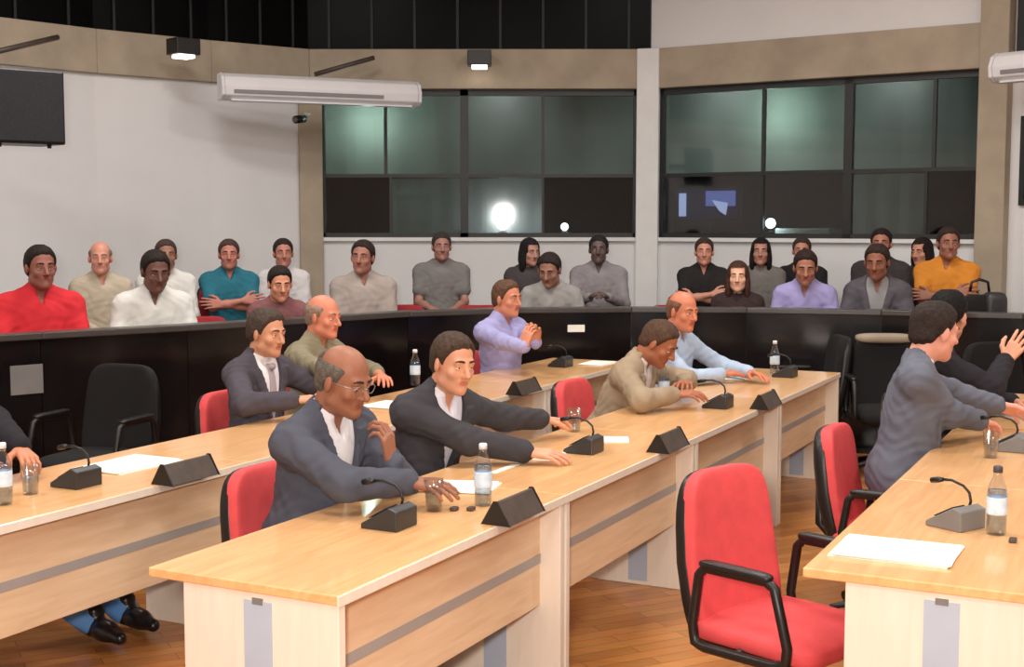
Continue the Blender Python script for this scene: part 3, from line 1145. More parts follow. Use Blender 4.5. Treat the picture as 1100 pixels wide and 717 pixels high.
def np_obj(name, vs, fs, mats, parent, mi=None, extra=None, kind=None):
    """a mesh from arrays of vertices and quads; extra = [(verts, faces, material index)] joined on"""
    vs = [vs]
    loops = [fs.reshape(-1)]
    tot = [np.full(len(fs), 4, np.int32)]
    mis = [np.zeros(len(fs), np.int32) if mi is None else mi]
    base = len(vs[0])
    for ev, ef, em in extra or []:
        vs.append(np.array(ev, float))
        loops.append(np.array([base + i for f in ef for i in f], np.int32))
        tot.append(np.array([len(f) for f in ef], np.int32))
        mis.append(np.full(len(ef), em, np.int32))
        base += len(ev)
    v = np.concatenate(vs).astype(np.float32)
    lp = np.concatenate(loops).astype(np.int32)
    tt = np.concatenate(tot)
    me = bpy.data.meshes.new(name)
    me.vertices.add(len(v))
    me.vertices.foreach_set('co', v.reshape(-1))
    me.loops.add(len(lp))
    me.loops.foreach_set('vertex_index', lp)
    me.polygons.add(len(tt))
    me.polygons.foreach_set('loop_start', np.concatenate([[0], np.cumsum(tt)[:-1]]).astype(np.int32))
    me.polygons.foreach_set('material_index', np.concatenate(mis).astype(np.int32))
    me.update(calc_edges=True)
    me.polygons.foreach_set('use_smooth', np.ones(len(tt), bool))
    for m in mats:
        me.materials.append(m)
    me.validate()
    o = bpy.data.objects.new(name, me)
    C.objects.link(o)
    o.parent = parent
    return o


def rx(a):
    c, s = math.cos(a), math.sin(a)
    return np.array([[1, 0, 0], [0, c, -s], [0, s, c]])


def ry(a):
    c, s = math.cos(a), math.sin(a)
    return np.array([[c, 0, s], [0, 1, 0], [-s, 0, c]])


def rz_(a):
    c, s = math.cos(a), math.sin(a)
    return np.array([[c, -s, 0], [s, c, 0], [0, 0, 1]])


def nrm(v):
    return v / max(1e-9, np.linalg.norm(v))


def smooth01(t):
    t = np.clip(t, 0, 1)
    return t * t * (3 - 2 * t)


def sphere_geo(c, r, R=None, n=12):
    vs, fs = [], []
    for i in range(n // 2 + 1):
        a = -PI / 2 + PI * i / (n // 2)
        for k in range(n):
            b = 2 * PI * k / n
            p = npv((r[0] * math.cos(a) * math.cos(b), r[1] * math.cos(a) * math.sin(b), r[2] * math.sin(a)))
            vs.append(npv(c) + (R @ p if R is not None else p))
    for i in range(n // 2):
        for k in range(n):
            l = (k + 1) % n
            fs.append((i * n + k, i * n + l, (i + 1) * n + l, (i + 1) * n + k))
    return vs, fs


def hand_prims(W, h, n, right, curl):
    """palm, four fingers of unequal length and a thumb, from the wrist W along h with the palm facing n"""
    h = nrm(h)
    n = nrm(n - h * (n @ h))
    t = np.cross(h, n) * (1 if right else -1)
    palm, fing = [], []
    kn = [W + h * L + t * o for L, o in ((.092, .033), (.097, .011), (.092, -.011), (.083, -.032))]
    for i, k in enumerate(kn):
        palm.append(RC(W + h * .012 + t * (.016 - .011 * i), k, .0155, .0115))
    lens = ((.043, .026, .020), (.047, .030, .021), (.043, .027, .020), (.033, .020, .018))
    spread = (.14, .03, -.07, -.18)
    for i, k in enumerate(kn):
        a, p = 0.12 + curl * .35, k
        r = (.0098, .0102, .0096, .0086)[i]
        for j, L in enumerate(lens[i]):
            d = nrm(h * math.cos(a) + n * math.sin(a) + t * spread[i] * (1 - .5 * min(1, curl)))
            q = p + d * L
            fing.append(RC(p, q, r - .0009 * j, r - .0009 * (j + 1)))
            p = q
            a += curl * (.75, .6, .4)[j] + (.05 * i if curl > .5 else 0)
    p = W + h * .028 + t * .026 + n * .006
    th = []
    for d, L, r1, r2 in ((h * .62 + t * .7 + n * .25, .042, .0145, .0118), (h * .82 + t * (.45 - .3 * curl) + n * (.25 + .4 * curl), .034, .0115, .0105), (h * .9 + t * (.25 - .4 * curl) + n * (.25 + .5 * curl), .026, .0104, .0085)):
        q = p + nrm(d) * L
        th.append(RC(p, q, r1, r2))
        p = q
    return palm, fing, th


def ik(S, W, l1, l2, hint):
    d = W - S
    D = np.linalg.norm(d)
    mx = (l1 + l2) * .995
    if D > mx:
        W = S + d / D * mx
        d = W - S
        D = mx
    u = d / D
    x = (l1 * l1 - l2 * l2 + D * D) / (2 * D)
    y = math.sqrt(max(0, l1 * l1 - x * x))
    pole = hint - u * (hint @ u)
    return S + u * x + nrm(pole) * y, W


def person(label, loc, rot, cfg):
    """a seated figure: origin on the floor under the pelvis, facing +y"""
    g = cfg.get
    fg = g('fg', False)
    res = g('res', .0045 if fg else .006)
    cres = g('cres', .0065 if fg else .0105)
    seat = g('seat', .47)
    build = g('build', 1.0)
    belly = g('belly', .0)
    lean, side, twist = g('lean', .05), g('side', 0.0), g('twist', 0.0)
    sk = g('skin', (196, 140, 112))
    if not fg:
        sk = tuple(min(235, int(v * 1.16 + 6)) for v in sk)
    skinm_, hm = skin(sk), hairm(g('hair_rgb', (38, 30, 26)))
    root = thing('person', label, 'person', loc, rot, g('group'))
    Sc = g('scale', 1.0)
    root.scale = (Sc, Sc, Sc)
    P = npv((0, 0, seat + .09))
    Rt = rz_(twist) @ ry(side) @ rx(-lean)
    Rl = ry(side * .6) @ rx(-lean * .75)
    Ch = P + Rl @ npv((0, .0, .31))
    N = Ch + Rt @ npv((0, -.015, .215))
    sh = {1: Ch + Rt @ npv((.168 * build, -.01 + g('fwdR', 0), .145)), -1: Ch + Rt @ npv((-.168 * build, -.01 + g('fwdL', 0), .145))}
    yaw, pit, rol = g('head', (0, 0, 0))
    Rh = rz_(yaw + twist * .5) @ ry(rol + side * .4) @ rx(-(lean * .45 + pit))
    H = N + Rt @ npv((0, .012, .062)) + Rh @ npv((0, .028, .094))
    hh = lambda x, y, z: H + Rh @ npv((x, y, z))
    T = lambda x, y, z: Ch + Rt @ npv((x, y, z))
    # arms
    arms = {}
    for s, key in ((1, 'R'), (-1, 'L')):
        d = g(key)
        if d is None:
            d = dict(w=(s * .12, .34, seat + .19))
        w = npv(d['w'])
        hint = npv(d.get('hint', (s * .5, -.5, -1.0)))
        E, W = ik(sh[s], w, .285, .255, hint)
        hd = npv(d['dir']) if 'dir' in d else (W - E)
        nn = npv(d.get('n', (-.25 * s, .0, -1)))
        arms[s] = (E, W, hd, nn, d.get('curl', .35))
    # legs
    legs = {}
    for s, key in ((1, 'RL'), (-1, 'LL')):
        d = g(key, {})
        ft = npv(d.get('foot', (s * .13, .40, .0)))
        hip = P + npv((s * .09, .02, -.01))
        ank = ft + npv((0, 0, .09))
        K, ank = ik(hip, ank, .43, .41, npv(d.get('hint', (s * .15, .6, 1.0))))
        legs[s] = (hip, K, ank, npv(d.get('toe', (s * .15, 1, 0))))
    # --- primitive lists
    torso = [(EL(P + npv((0, -.005, .03)), (.165 * build, .125, .12), rx(-lean * .4)), .06), (EL((P * .55 + Ch * .45) + Rl @ npv((0, .012 + belly * .6, -.01)), (.148 * build + belly * .5, .108 + belly, .17), Rl), .07),
             (EL(T(0, 0, .02), (.158 * build, .112, .18), Rt), .07), (RC(T(-.125 * build, -.015, .14), T(.125 * build, -.015, .14), .06, .06), .07),
             (RC(N + Rt @ npv((0, -.008, .025)), sh[1], .042, .042), .05), (RC(N + Rt @ npv((0, -.008, .025)), sh[-1], .042, .042), .05)]
    pts = [H, P, Ch] + [q for s in arms for q in arms[s][:2]] + [q for s in legs for q in legs[s][:1]] + [P + npv((s * .1, .25, 0)) for s in (1, -1)]
    pts = np.array(pts)
    lo, hi = pts.min(0) - .24, pts.max(0) + .24
    hi[2] = max(hi[2], H[2] + .17)
    lo[2] = max(lo[2], seat - .06) if not g('show_legs') else lo[2]
    # --- body
    F = Field(lo, hi, res)
    for p, k in torso:
        F.add(p, k, -.014)
    for s in (1, -1):
        E, W, hd, nn, curl = arms[s]
        F.add(RC(sh[s], E, .052, .041), .04, -.006)
        F.add(RC(E, E * .55 + W * .45, .042, .039), .02, -.004)
        F.add(RC(E * .55 + W * .45, W, .038, .0265), .02, -.003)
        hip, K, ank, toe = legs[s]
        F.add(RC(hip, hip * .5 + K * .5, .078, .066), .05, -.01)
        palm, fing, th = hand_prims(W, hd, nn, s == 1, curl)
        for p in palm:
            F.add(p, .012)
        for p in fing:
            F.add(p, .005)
        for p in th:
            F.add(p, .008)
    nk = g('neck', .056)
    F.add(RC(N + Rt @ npv((0, -.012, -.02)), hh(0, -.03, -.06), nk + .004, nk), .03)
    F.add(RC(hh(0, -.035, -.075), hh(0, .04, -.085), .05, .03), .03)
    fw = g('face_w', 1.0)
    F.add(EL(hh(0, -.014, .038), (.077, .098, .086), Rh), .02)
    F.add(EL(hh(0, .024, -.034), (.062 * fw, .07, .082), Rh), .03)
    F.add(RC(hh(-.046 * fw, .01, -.072), hh(0, .072, -.098), .02, .019), .025)
    F.add(RC(hh(.046 * fw, .01, -.072), hh(0, .072, -.098), .02, .019), .025)
    for s in (1, -1):
        F.add(EL(hh(s * .043 * fw, .062, -.026), (.02, .018, .018), Rh), .02)
        F.add(EL(hh(s * .079, -.008, -.006), (.011, .021, .033), Rh @ rz_(s * -.45)), .008)
        F.cut(EL(hh(s * .0315, .104, .004), (.018, .017, .0125), Rh), .012)
    F.add(RC(hh(-.036, .079, .024), hh(.036, .079, .024), .0125, .0125), .016)
    F.add(RC(hh(0, .09, .012), hh(0, .115, -.028), .0085, .0125), .014)
    F.add(RC(hh(-.011, .1, -.033), hh(.011, .1, -.033), .0085, .0085), .008)
    F.add(RC(hh(-.02, .083, -.058), hh(.02, .083, -.058), .0075, .0075), .008)
    F.add(RC(hh(-.017, .083, -.07), hh(.017, .083, -.07), .0085, .0085), .008)
    F.cut(RC(hh(-.022, .094, -.064), hh(.022, .094, -.064), .0025, .0025), .004)
    vs, fs = F.mesh()
    # lips by face position, eyes and brows joined to the same surface
    cen = (vs[fs].mean(1) - H) @ Rh
    mi = np.zeros(len(fs), np.int32)
    mi[(np.abs(cen[:, 0]) < .0235) & (cen[:, 1] > .078) & (np.abs(cen[:, 2] + .064) < .0115 - .006 * (np.abs(cen[:, 0]) / .0235) ** 2)] = 1
    if g('beard'):
        mi[(cen[:, 1] > .0) & (cen[:, 2] < -.035) & (cen[:, 2] > -.13) & (mi == 0) & ((np.abs(cen[:, 2] + .05) < .008) | (cen[:, 2] < -.078)) & (cen[:, 1] > .03)] = 4
    ex = []
    for s in (1, -1):
        c = hh(s * .0315, .0765 if fg else .075, .003)
        ex.append((*sphere_geo(c, (.0118, .0118, .0118)), 2))
        look = g('look', (0, 0))
        c2 = c + Rh @ (npv((look[0], 1, look[1])) * .0078)
        ex.append((*sphere_geo(c2, (.0057, .0052, .0057), Rh, 10), 3))
        lid = hh(s * .0315, .0775, .0085)
        ex.append((*sphere_geo(lid, (.0155, .0128, .0088), Rh @ rx(.25), 12), 0))
        lid = hh(s * .0315, .076, -.0045)
        ex.append((*sphere_geo(lid, (.0145, .0115, .0065), Rh @ rx(-.2), 12), 0))
        br = MB().tube([tuple(hh(s * .013, .0945, .029)), tuple(hh(s * .022, .0952, .0315)), tuple(hh(s * .032, .0925, .033)), tuple(hh(s * .041, .0875, .031)), tuple(hh(s * .05, .079, .026))], .004, 6, rr=[.0038, .0048, .0048, .0042, .002])
        ex.append((br.v, br.f, 4))
    np_obj('body', vs, fs, [skinm_, lipm(sk), M['eye_white'], M['iris'], hairm(g('brow_rgb', g('hair_rgb', (38, 30, 26))))], root, mi, ex)
    # --- hair
    st = g('hair', 'short')
    if st != 'none':
        hl, hu = H - .17, H + .17
        if st == 'long':
            hl = H - npv((.19, .19, .34))
        F = Field(hl, hu, min(.007, res))
        th = g('hair_th', .012)
        h0 = th if st == 'long' else -.003
        F.add(EL(hh(0, -.014, .038), (.077, .098, .086), Rh), 0, h0)
        F.add(EL(hh(0, -.04, -.02), (.062, .066, .078), Rh), .03, h0)
        if st == 'long':
            F.add(EL(hh(0, -.045, -.06), (.092, .07, .12), Rh), .03)
            F.add(EL(hh(-.075, .0, -.08), (.03, .045, .12), Rh), .02)
            F.add(EL(hh(.075, .0, -.08), (.03, .045, .12), Rh), .02)
        if st == 'bun':
            F.add(EL(hh(0, -.125, .05), (.04, .035, .04), Rh), .01)
        _, X, Y, Z = F.full()
        x, y, z = [(X - H[0]) * Rh[0, k] + (Y - H[1]) * Rh[1, k] + (Z - H[2]) * Rh[2, k] for k in range(3)]
        if st == 'long':
            zl = np.interp(y, [-.03, .02, .055, .085], [-.3, -.3, .03, .085])
            inner = np.abs(x) - .058
            face = np.maximum(np.maximum(inner, -(y - .015)), z - .082)
            F.keep(-face)
        else:
            front = g('hairline', .080)
            zl = np.interp(y, [-.14, -.10, -.055, -.02, -.004, .016, .028, .05, .07, .1], [-.082, -.078, -.062, -.016, .012, -.012, .016, .050, front, front + .012])
            zl = zl + .004 * np.sin(x * 150 + y * 90) + np.where(y > .03, .012 * np.clip(1 - np.abs(np.abs(x) - .045) / .03, 0, 1), 0)
            grow = np.clip((z - zl) / .03, 0, 1) ** .6
            if st == 'balding':
                top = np.where(y > -.085, .066 + .25 * np.clip(np.abs(x) - .062, 0, 1) - .35 * np.clip(y - .02, 0, 1), .10)
                grow = grow * np.clip((top - z) / .03, 0, 1) ** .6
                F.keep(z - top - .004)
                th *= .8
            F.a -= ((th + .004) * grow).astype(np.float32)
            F.keep(zl - z)
        rng = np.sin(x * 210 + 40 * y) * np.sin(y * 170 + z * 90) * .0016
        F.a += rng.astype(np.float32)
        vs, fs = F.mesh()
        if len(fs):
            np_obj('hair', vs, fs, [hm], root)
    # --- clothes
    kind = g('top', 'shirt')
    top_m = cloth(g('top_rgb', (150, 150, 150)))

    def sleeve(F, s, inf, to=1.0, k=.03, wob=True):
        E, W, hd, nn, curl = arms[s]
        F.add(RC(sh[s], E, .053, .046), .05, inf)
        if to > .5:
            end = E + (W - E) * (to - .5) * 2
            F.add(RC(E, end, .046, .034 + .012 * (1 - (to - .5) * 2)), k, inf)

    def wrinkle(F, amp, sc=1.0):
        _, X, Y, Z = F.full()
        w = np.sin(X * 47 * sc + 5 * np.sin(Z * 21)) * np.sin(Z * 38 * sc + 4 * np.sin(Y * 26 + X * 9)) * amp
        w = w + np.sin(Y * 75 * sc + Z * 60 + 3 * np.sin(X * 30)) * amp * .4
        F.a += w.astype(np.float32)

    def chest_frame(F):
        _, X, Y, Z = F.full()
        return [(X - Ch[0]) * Rt[0, k] + (Y - Ch[1]) * Rt[1, k] + (Z - Ch[2]) * Rt[2, k] for k in range(3)]

    tlo, thi = lo.copy(), hi.copy()
    tlo[2] = seat - .03
    thi[2] = N[2] + .13
    for s in (1, -1):
        thi[2] = max(thi[2], arms[s][1][2] + .08)
    inf_j = .016
    if kind == 'suit':
        F = Field(tlo, thi, cres)
        for p, k in torso:
            F.add(p, k, inf_j)
        wrinkle(F, .0028)
        x, y, z = chest_frame(F)
        w = np.clip((z + .13) / .33, 0, 1) * .078 + np.clip(-(z + .13), 0, 1) * (.5 if g('open') else .0) - np.where(z < -.13, 0 if g('open') else .05, 0)
        # lapels: a raised band on both sides of the opening
        lap = F.a - .008
        band = np.maximum(np.maximum(np.abs(x) - (w + .012 + np.clip((z + .13) / .30, 0, 1) * .052), -(y - .015)), np.maximum(z - .19, -(z + .13)))
        F.a = np.minimum(F.a, np.maximum(lap, band.astype(np.float32)))
        F.keep(-np.maximum(np.abs(x) - w, -y))
        # collar roll at the neck
        c0 = N + Rt @ npv((0, -.012, .045))
        F.keep(-(EL(N + Rt @ npv((0, .0, .07)), (.062, .066, .075), Rt).ev(*F.full()[1:])))
        Ft = Field(tlo, thi, cres)
        for s in (1, -1):
            sleeve(Ft, s, inf_j * .9, .97)
            Ft.add(EL(sh[s] + npv((0, 0, -.005)), (.052, .056, .05)), .03, inf_j * .6)
            hip, K, ank, toe = legs[s]
            Ft.add(RC(hip, hip * .72 + K * .28, .085, .08), .04, inf_j * .8)
        wrinkle(Ft, .0028)
        hq = np.maximum(.03 - np.abs(F.a - Ft.a), 0) / .03
        F.a = np.minimum(F.a, Ft.a) - hq * hq * .0075
        vs, fs = F.mesh()
        np_obj('jacket', vs, fs, [top_m], root)
        sh_m, s_inf = cloth(g('shirt_rgb', (222, 222, 228))), .002
    else:
        sh_m, s_inf = top_m, .011
    # shirt
    F = Field(tlo, thi, cres)
    for p, k in torso:
        F.add(p, k, s_inf)
    tosl = {'suit': 1.0, 'shirt': .98, 'rolled': .72, 'polo': .40, 'tee': .40}[kind]
    if kind == 'suit':
        for s in (1, -1):
            E, W, hd, nn, curl = arms[s]
            F.add(RC(sh[s], E, .05, .042), .03)
            F.add(RC(E, E + (W - E) * 1.0, .042, .0345), .02)
    else:
        for s in (1, -1):
            E = arms[s][0]
            if tosl <= .5:
                F.add(RC(sh[s], sh[s] + (E - sh[s]) * .62, .06, .058), .05, .006)
            else:
                sleeve(F, s, .008, tosl)
        hip0, K0 = legs[1][0], legs[1][1]
        wrinkle(F, .0026)
    if g('collar', kind != 'tee'):
        for i in range(10):
            a0, a1 = (-PI / 2 + 2 * PI * i / 10), (-PI / 2 + 2 * PI * (i + 1) / 10)
            f = lambda a: N + Rt @ npv((.058 * math.cos(a), -.002 + .056 * math.sin(a), .032 - .014 * math.sin(a)))
            F.add(RC(f(a0), f(a1), .0105, .0105), .01)
        if not g('tie'):
            x, y, z = chest_frame(F)
            vw = np.clip((z - .15) / .10, 0, 1) * .034
            F.keep(-np.maximum(np.maximum(np.abs(x) - vw, -(y - .03)), -(z - .15)))
        for s in (1, -1):
            F.add(RC(T(s * .056, .012, .240), T(s * .030, .070, .165), .011, .009), .004)
    else:
        F.keep(-(EL(N + Rt @ npv((0, .01, .075)), (.075, .078, .07), Rt).ev(*F.full()[1:])))
    vs, fs = F.mesh()
    np_obj('shirt' if kind != 'tee' else 't_shirt', vs, fs, [sh_m], root)
    if g('tie'):
        F = Field(Ch - .35, Ch + .35, .006)
        for p, k in torso:
            F.add(p, k, s_inf + .009)
        x, y, z = chest_frame(F)
        F.keep(np.maximum(np.maximum(np.abs(x) - (.018 + .016 * np.clip((.2 - z) / .35, 0, 1)), -(y - .03)), np.maximum(z - .205, -(z + .22))))
        F.add(EL(T(0, .085, .198), (.02, .018, .02), Rt), .006)
        vs, fs = F.mesh()
        np_obj('tie', vs, fs, [cloth(g('tie'))], root)
    # trousers and shoes
    lp = np.array([q for s in legs for q in legs[s][:3]] + [P])
    F = Field(lp.min(0) - .2, lp.max(0) + .2, g('lres', cres * 1.15))
    F.add(EL(P + npv((0, -.005, .02)), (.165 * build, .125, .11)), .05, .006)
    for s in (1, -1):
        hip, K, ank, toe = legs[s]
        F.add(RC(hip, K, .086, .066), .05)
        F.add(RC(K, ank + npv((0, -.01, -.035)), .066, .056), .02)
    wrinkle(F, .003)
    _, X, Y, Z = F.full()
    F.keep(Z - (P[2] + .11))
    vs, fs = F.mesh()
    np_obj('trousers', vs, fs, [cloth(g('leg_rgb', (44, 42, 46)))], root)
    for s in (1, -1):
        hip, K, ank, toe = legs[s]
        t = nrm(npv((toe[0], toe[1], 0)))
        b = ank - npv((0, 0, .05))
        mlo, mhi = np.minimum(b - .1, b + t * .25 - .1), np.maximum(b + .12, b + t * .25 + .1)
        F = Field(mlo, mhi, .006 if g('show_legs') else .011)
        F.add(RC(b - t * .035 + npv((0, 0, .0)), b + t * .1 + npv((0, 0, -.005)), .04, .041), .02)
        F.add(RC(b + t * .08, b + t * .185 + npv((0, 0, -.012)), .036, .026), .03)
        F.add(RC(b, ank + npv((0, 0, .01)), .038, .042), .02)
        _, X, Y, Z = F.full()
        F.keep((ank[2] - .088) - Z)
        vs, fs = F.mesh()
        np_obj('shoe', vs, fs, [M['shoe']], root)
    if g('glasses'):
        mb = MB()
        for s in (1, -1):
            ring = [tuple(hh(s * .033 + .023 * math.cos(2 * PI * k / 18), .103 - .006 * abs(math.cos(2 * PI * k / 18)), .003 + .017 * math.sin(2 * PI * k / 18))) for k in range(18)]
            mb.tube(ring, .0016, 6, True)
            mb.tube([tuple(hh(s * .055, .099, .008)), tuple(hh(s * .078, .06, .01)), tuple(hh(s * .083, .0, .008)), tuple(hh(s * .084, -.02, -.008))], .0016, 6)
        mb.tube([tuple(hh(-.011, .104, .006)), tuple(hh(0, .109, .009)), tuple(hh(.011, .104, .006))], .0016, 6)
        obj('eyeglasses', mb, M['steel'], root)
    return root


def to_local(p, loc, rot, sc=1.0):
    q = V(p) - V(loc)
    c, s = math.cos(-rot), math.sin(-rot)
    return npv((q.x * c - q.y * s, q.x * s + q.y * c, q.z)) / sc


BROWN = (116, 78, 58)
TAN = (190, 132, 100)
LIGHT = (226, 170, 142)
DARK = (84, 56, 44)


def desk_person(label, u, p, cfg, twist=0.0, chair=None, chair_p=None, chair_u=None):
    loc = UP(u, p)
    rot = ROW_ANGLE + twist
    for key in ('R', 'L'):
        if key in cfg and 'px' in cfg[key]:
            x, y, z = cfg[key]['px']
            cfg[key]['w'] = to_local(at_z(x, y, z), loc, rot, cfg.get('scale', 1.0))
    for key in ('RL', 'LL'):
        if key in cfg and 'px' in cfg[key]:
            cfg[key]['foot'] = to_local(at_z(*cfg[key]['px'], 0), loc, rot)
    cfg.setdefault('fg', True)
    person(label, loc, rot, cfg)
    if chair:
        desk_chair(chair_u if chair_u is not None else u, chair_p if chair_p is not None else p + .02, chair, twist)

desk_person('man with glasses in dark grey suit, chin on one hand, at the front desk', 3.82, -2.78,
            dict(seat=.45, scale=.97, top='suit', top_rgb=(78, 80, 91), shirt_rgb=(226, 222, 224), leg_rgb=(52, 52, 60), skin=(150, 98, 74), hair='balding', hair_rgb=(96, 88, 80), brow_rgb=(60, 48, 40), glasses=True, build=1.1, belly=.03,
                 lean=.32, side=.05, twist=-.10, head=(-.05, .16, 0), look=(0, -.5),
                 R=dict(px=(440, 518, .81), hint=(.8, -.3, .0), dir=(-.1, 1, -.05), curl=.45), L=dict(w=(.005, .385, .895), hint=(-.6, .4, -1), dir=(.05, -.12, 1), n=(.1, -1, -.1), curl=1.0)),
            chair='red office chair under the man with glasses', chair_p=-2.68, chair_u=3.80)
desk_person('man in black jacket and open white shirt reaching over the papers', 4.64, -2.82,
            dict(seat=.44, scale=.96, top='suit', top_rgb=(62, 60, 64), shirt_rgb=(226, 224, 234), leg_rgb=(40, 40, 44), skin=(214, 152, 120), hair='short', hair_rgb=(70, 54, 44), build=1.05, open=True,
                 lean=.36, side=-.05, twist=-.28, head=(-.30, .02, -.03),
                 R=dict(px=(566, 486, .77), hint=(.8, -.2, -.6), dir=(-.3, 1, -.05), curl=.3), L=dict(px=(590, 452, .80), hint=(-.9, -.1, -.5), curl=.4)),
            chair='red office chair under the man in black jacket', chair_p=-2.86, chair_u=4.62)
desk_person('man in tan jacket looking down at the middle-row desk', 6.58, -2.76,
            dict(seat=.43, scale=.95, top='suit', top_rgb=(158, 140, 116), shirt_rgb=(228, 222, 220), leg_rgb=(60, 54, 48), skin=(168, 104, 74), hair='short', hair_rgb=(84, 62, 48), build=1.0,
                 lean=.52, side=-.02, twist=.0, head=(.0, .35, .0),
                 R=dict(px=(724, 424, .80), hint=(.8, -.2, -.1), dir=(-.2, 1, .1), curl=.5), L=dict(w=(-.14, .44, .88), hint=(-.9, -.2, -.1), curl=.4)),
            chair='red office chair under the man in tan jacket', chair_p=-2.74, chair_u=6.68)
desk_person('bald man in light blue shirt stretching his arm over the far desk', 7.62, -2.82,
            dict(seat=.44, scale=.97, top='shirt', top_rgb=(176, 194, 216), leg_rgb=(50, 52, 62), skin=(206, 128, 96), hair='balding', hair_rgb=(120, 84, 66), build=1.12, belly=.03,
                 lean=.22, side=-.04, twist=-.2, head=(-.35, .05, 0),
                 R=dict(px=(775, 402, .78), hint=(.9, -.2, -.5), curl=.3), L=dict(px=(805, 400, .78), hint=(-.9, 0, -.5), curl=.35)),
            chair='red office chair under the man in light blue shirt', chair_p=-2.72, chair_u=7.7)
desk_person('man in dark suit and pale tie on the rear row of desks', 5.38, -4.24,
            dict(seat=.44, scale=.95, top='suit', top_rgb=(76, 71, 79), shirt_rgb=(232, 230, 232), tie=(170, 156, 160), leg_rgb=(44, 42, 48), skin=(206, 148, 116), hair='short', hair_rgb=(72, 60, 52), hair_th=.017,
                 lean=.16, twist=-.12, head=(-.05, .08, 0), R=dict(w=(.16, .40, .87), hint=(.8, -.3, -.2), curl=.3), L=dict(w=(-.14, .40, .87), hint=(-.8, -.3, -.2), curl=.3)),
            chair='red office chair under the man in dark suit and pale tie', chair_p=-4.18, chair_u=5.42)
desk_person('man in beige shirt pointing one hand ahead on the rear row of desks', 6.05, -4.36,
            dict(seat=.45, scale=.97, top='rolled', top_rgb=(136, 128, 104), leg_rgb=(60, 56, 50), skin=(212, 134, 106), hair='balding', hair_rgb=(150, 126, 110), build=1.05,
                 lean=.15, twist=.0, head=(-.05, .05, 0), R=dict(px=(392, 412, .92), hint=(.8, -.2, -.7), n=(-1, 0, -.3), curl=.25), L=dict(w=(-.16, .40, .86), hint=(-.8, -.3, -.2), curl=.4)),
            chair='red office chair under the man pointing one hand ahead', chair_p=-4.42, chair_u=6.04)
desk_person('man in violet shirt with clasped hands at the last rear desk', 7.84, -4.08,
            dict(seat=.45, scale=.98, top='shirt', top_rgb=(164, 162, 206), leg_rgb=(52, 52, 64), skin=(210, 138, 108), hair='short', hair_rgb=(96, 70, 54), build=1.12,
                 lean=.10, twist=-.2, head=(-.15, .03, 0), R=dict(px=(576, 378, .90), hint=(.9, -.1, -.35), dir=(-.35, .1, 1), n=(-1, .2, 0), curl=.7),
                 L=dict(px=(585, 376, .90), hint=(-.9, -.1, -.35), dir=(.35, .1, 1), n=(1, .2, 0), curl=.7)),
            chair='red office chair under the man in violet shirt')
desk_person('man in grey suit seen from behind, leaning on the desk with papers', 5.87, -1.05,
            dict(top='suit', top_rgb=(102, 106, 118), shirt_rgb=(232, 230, 234), leg_rgb=(60, 62, 74), skin=(226, 162, 142), hair='short', hair_rgb=(48, 38, 34), hair_th=.015, build=1.08,
                 lean=.20, side=-.12, twist=.15, head=(.72, .10, .05),
                 R=dict(px=(1052, 452, .81), hint=(.8, -.3, -.1), curl=.5), L=dict(px=(1072, 436, .84), hint=(-.9, -.2, -.2), n=(.6, 0, -.6), curl=.5)),
            chair='red office chair under the man in grey suit', chair_p=-1.02, chair_u=5.66)
desk_person('black-haired man in dark jacket gesturing beyond the grey suit man', 6.88, -1.12,
            dict(top='suit', top_rgb=(40, 38, 44), shirt_rgb=(226, 222, 226), leg_rgb=(40, 40, 46), skin=(222, 160, 130), hair='short', hair_rgb=(20, 18, 18), hair_th=.016,
                 lean=.2, twist=.2, head=(1.15, .05, 0), R=dict(px=(1080, 388, 1.0), hint=(.9, -.1, -.5), dir=(-.2, .5, .8), n=(-1, 0, 0), curl=.45),
                 L=dict(w=(-.16, .42, .79), curl=.4)),
            chair='red office chair under the black-haired man in dark jacket', chair_p=-1.0, chair_u=7.0)
desk_person('person in blue jeans and black shoes, upper body cut off by the frame', 3.56, -4.48,
            dict(top='suit', top_rgb=(34, 32, 38), shirt_rgb=(200, 200, 206), leg_rgb=(96, 146, 206), skin=(196, 128, 96), show_legs=True, lean=.1, head=(0, .05, 0),
                 RL=dict(px=(114, 690), toe=(.25, 1, 0)), LL=dict(px=(146, 676), toe=(.2, 1, 0)),
                 L=dict(px=(40, 500, .78), hint=(-.9, 0, -.5), curl=.6), R=dict(w=(.12, .35, .77), curl=.3)),
            chair='red office chair under the person in blue jeans', chair_p=-4.5)

# ------------------------------------------------------------------ the audience behind the barrier
seat0 = None


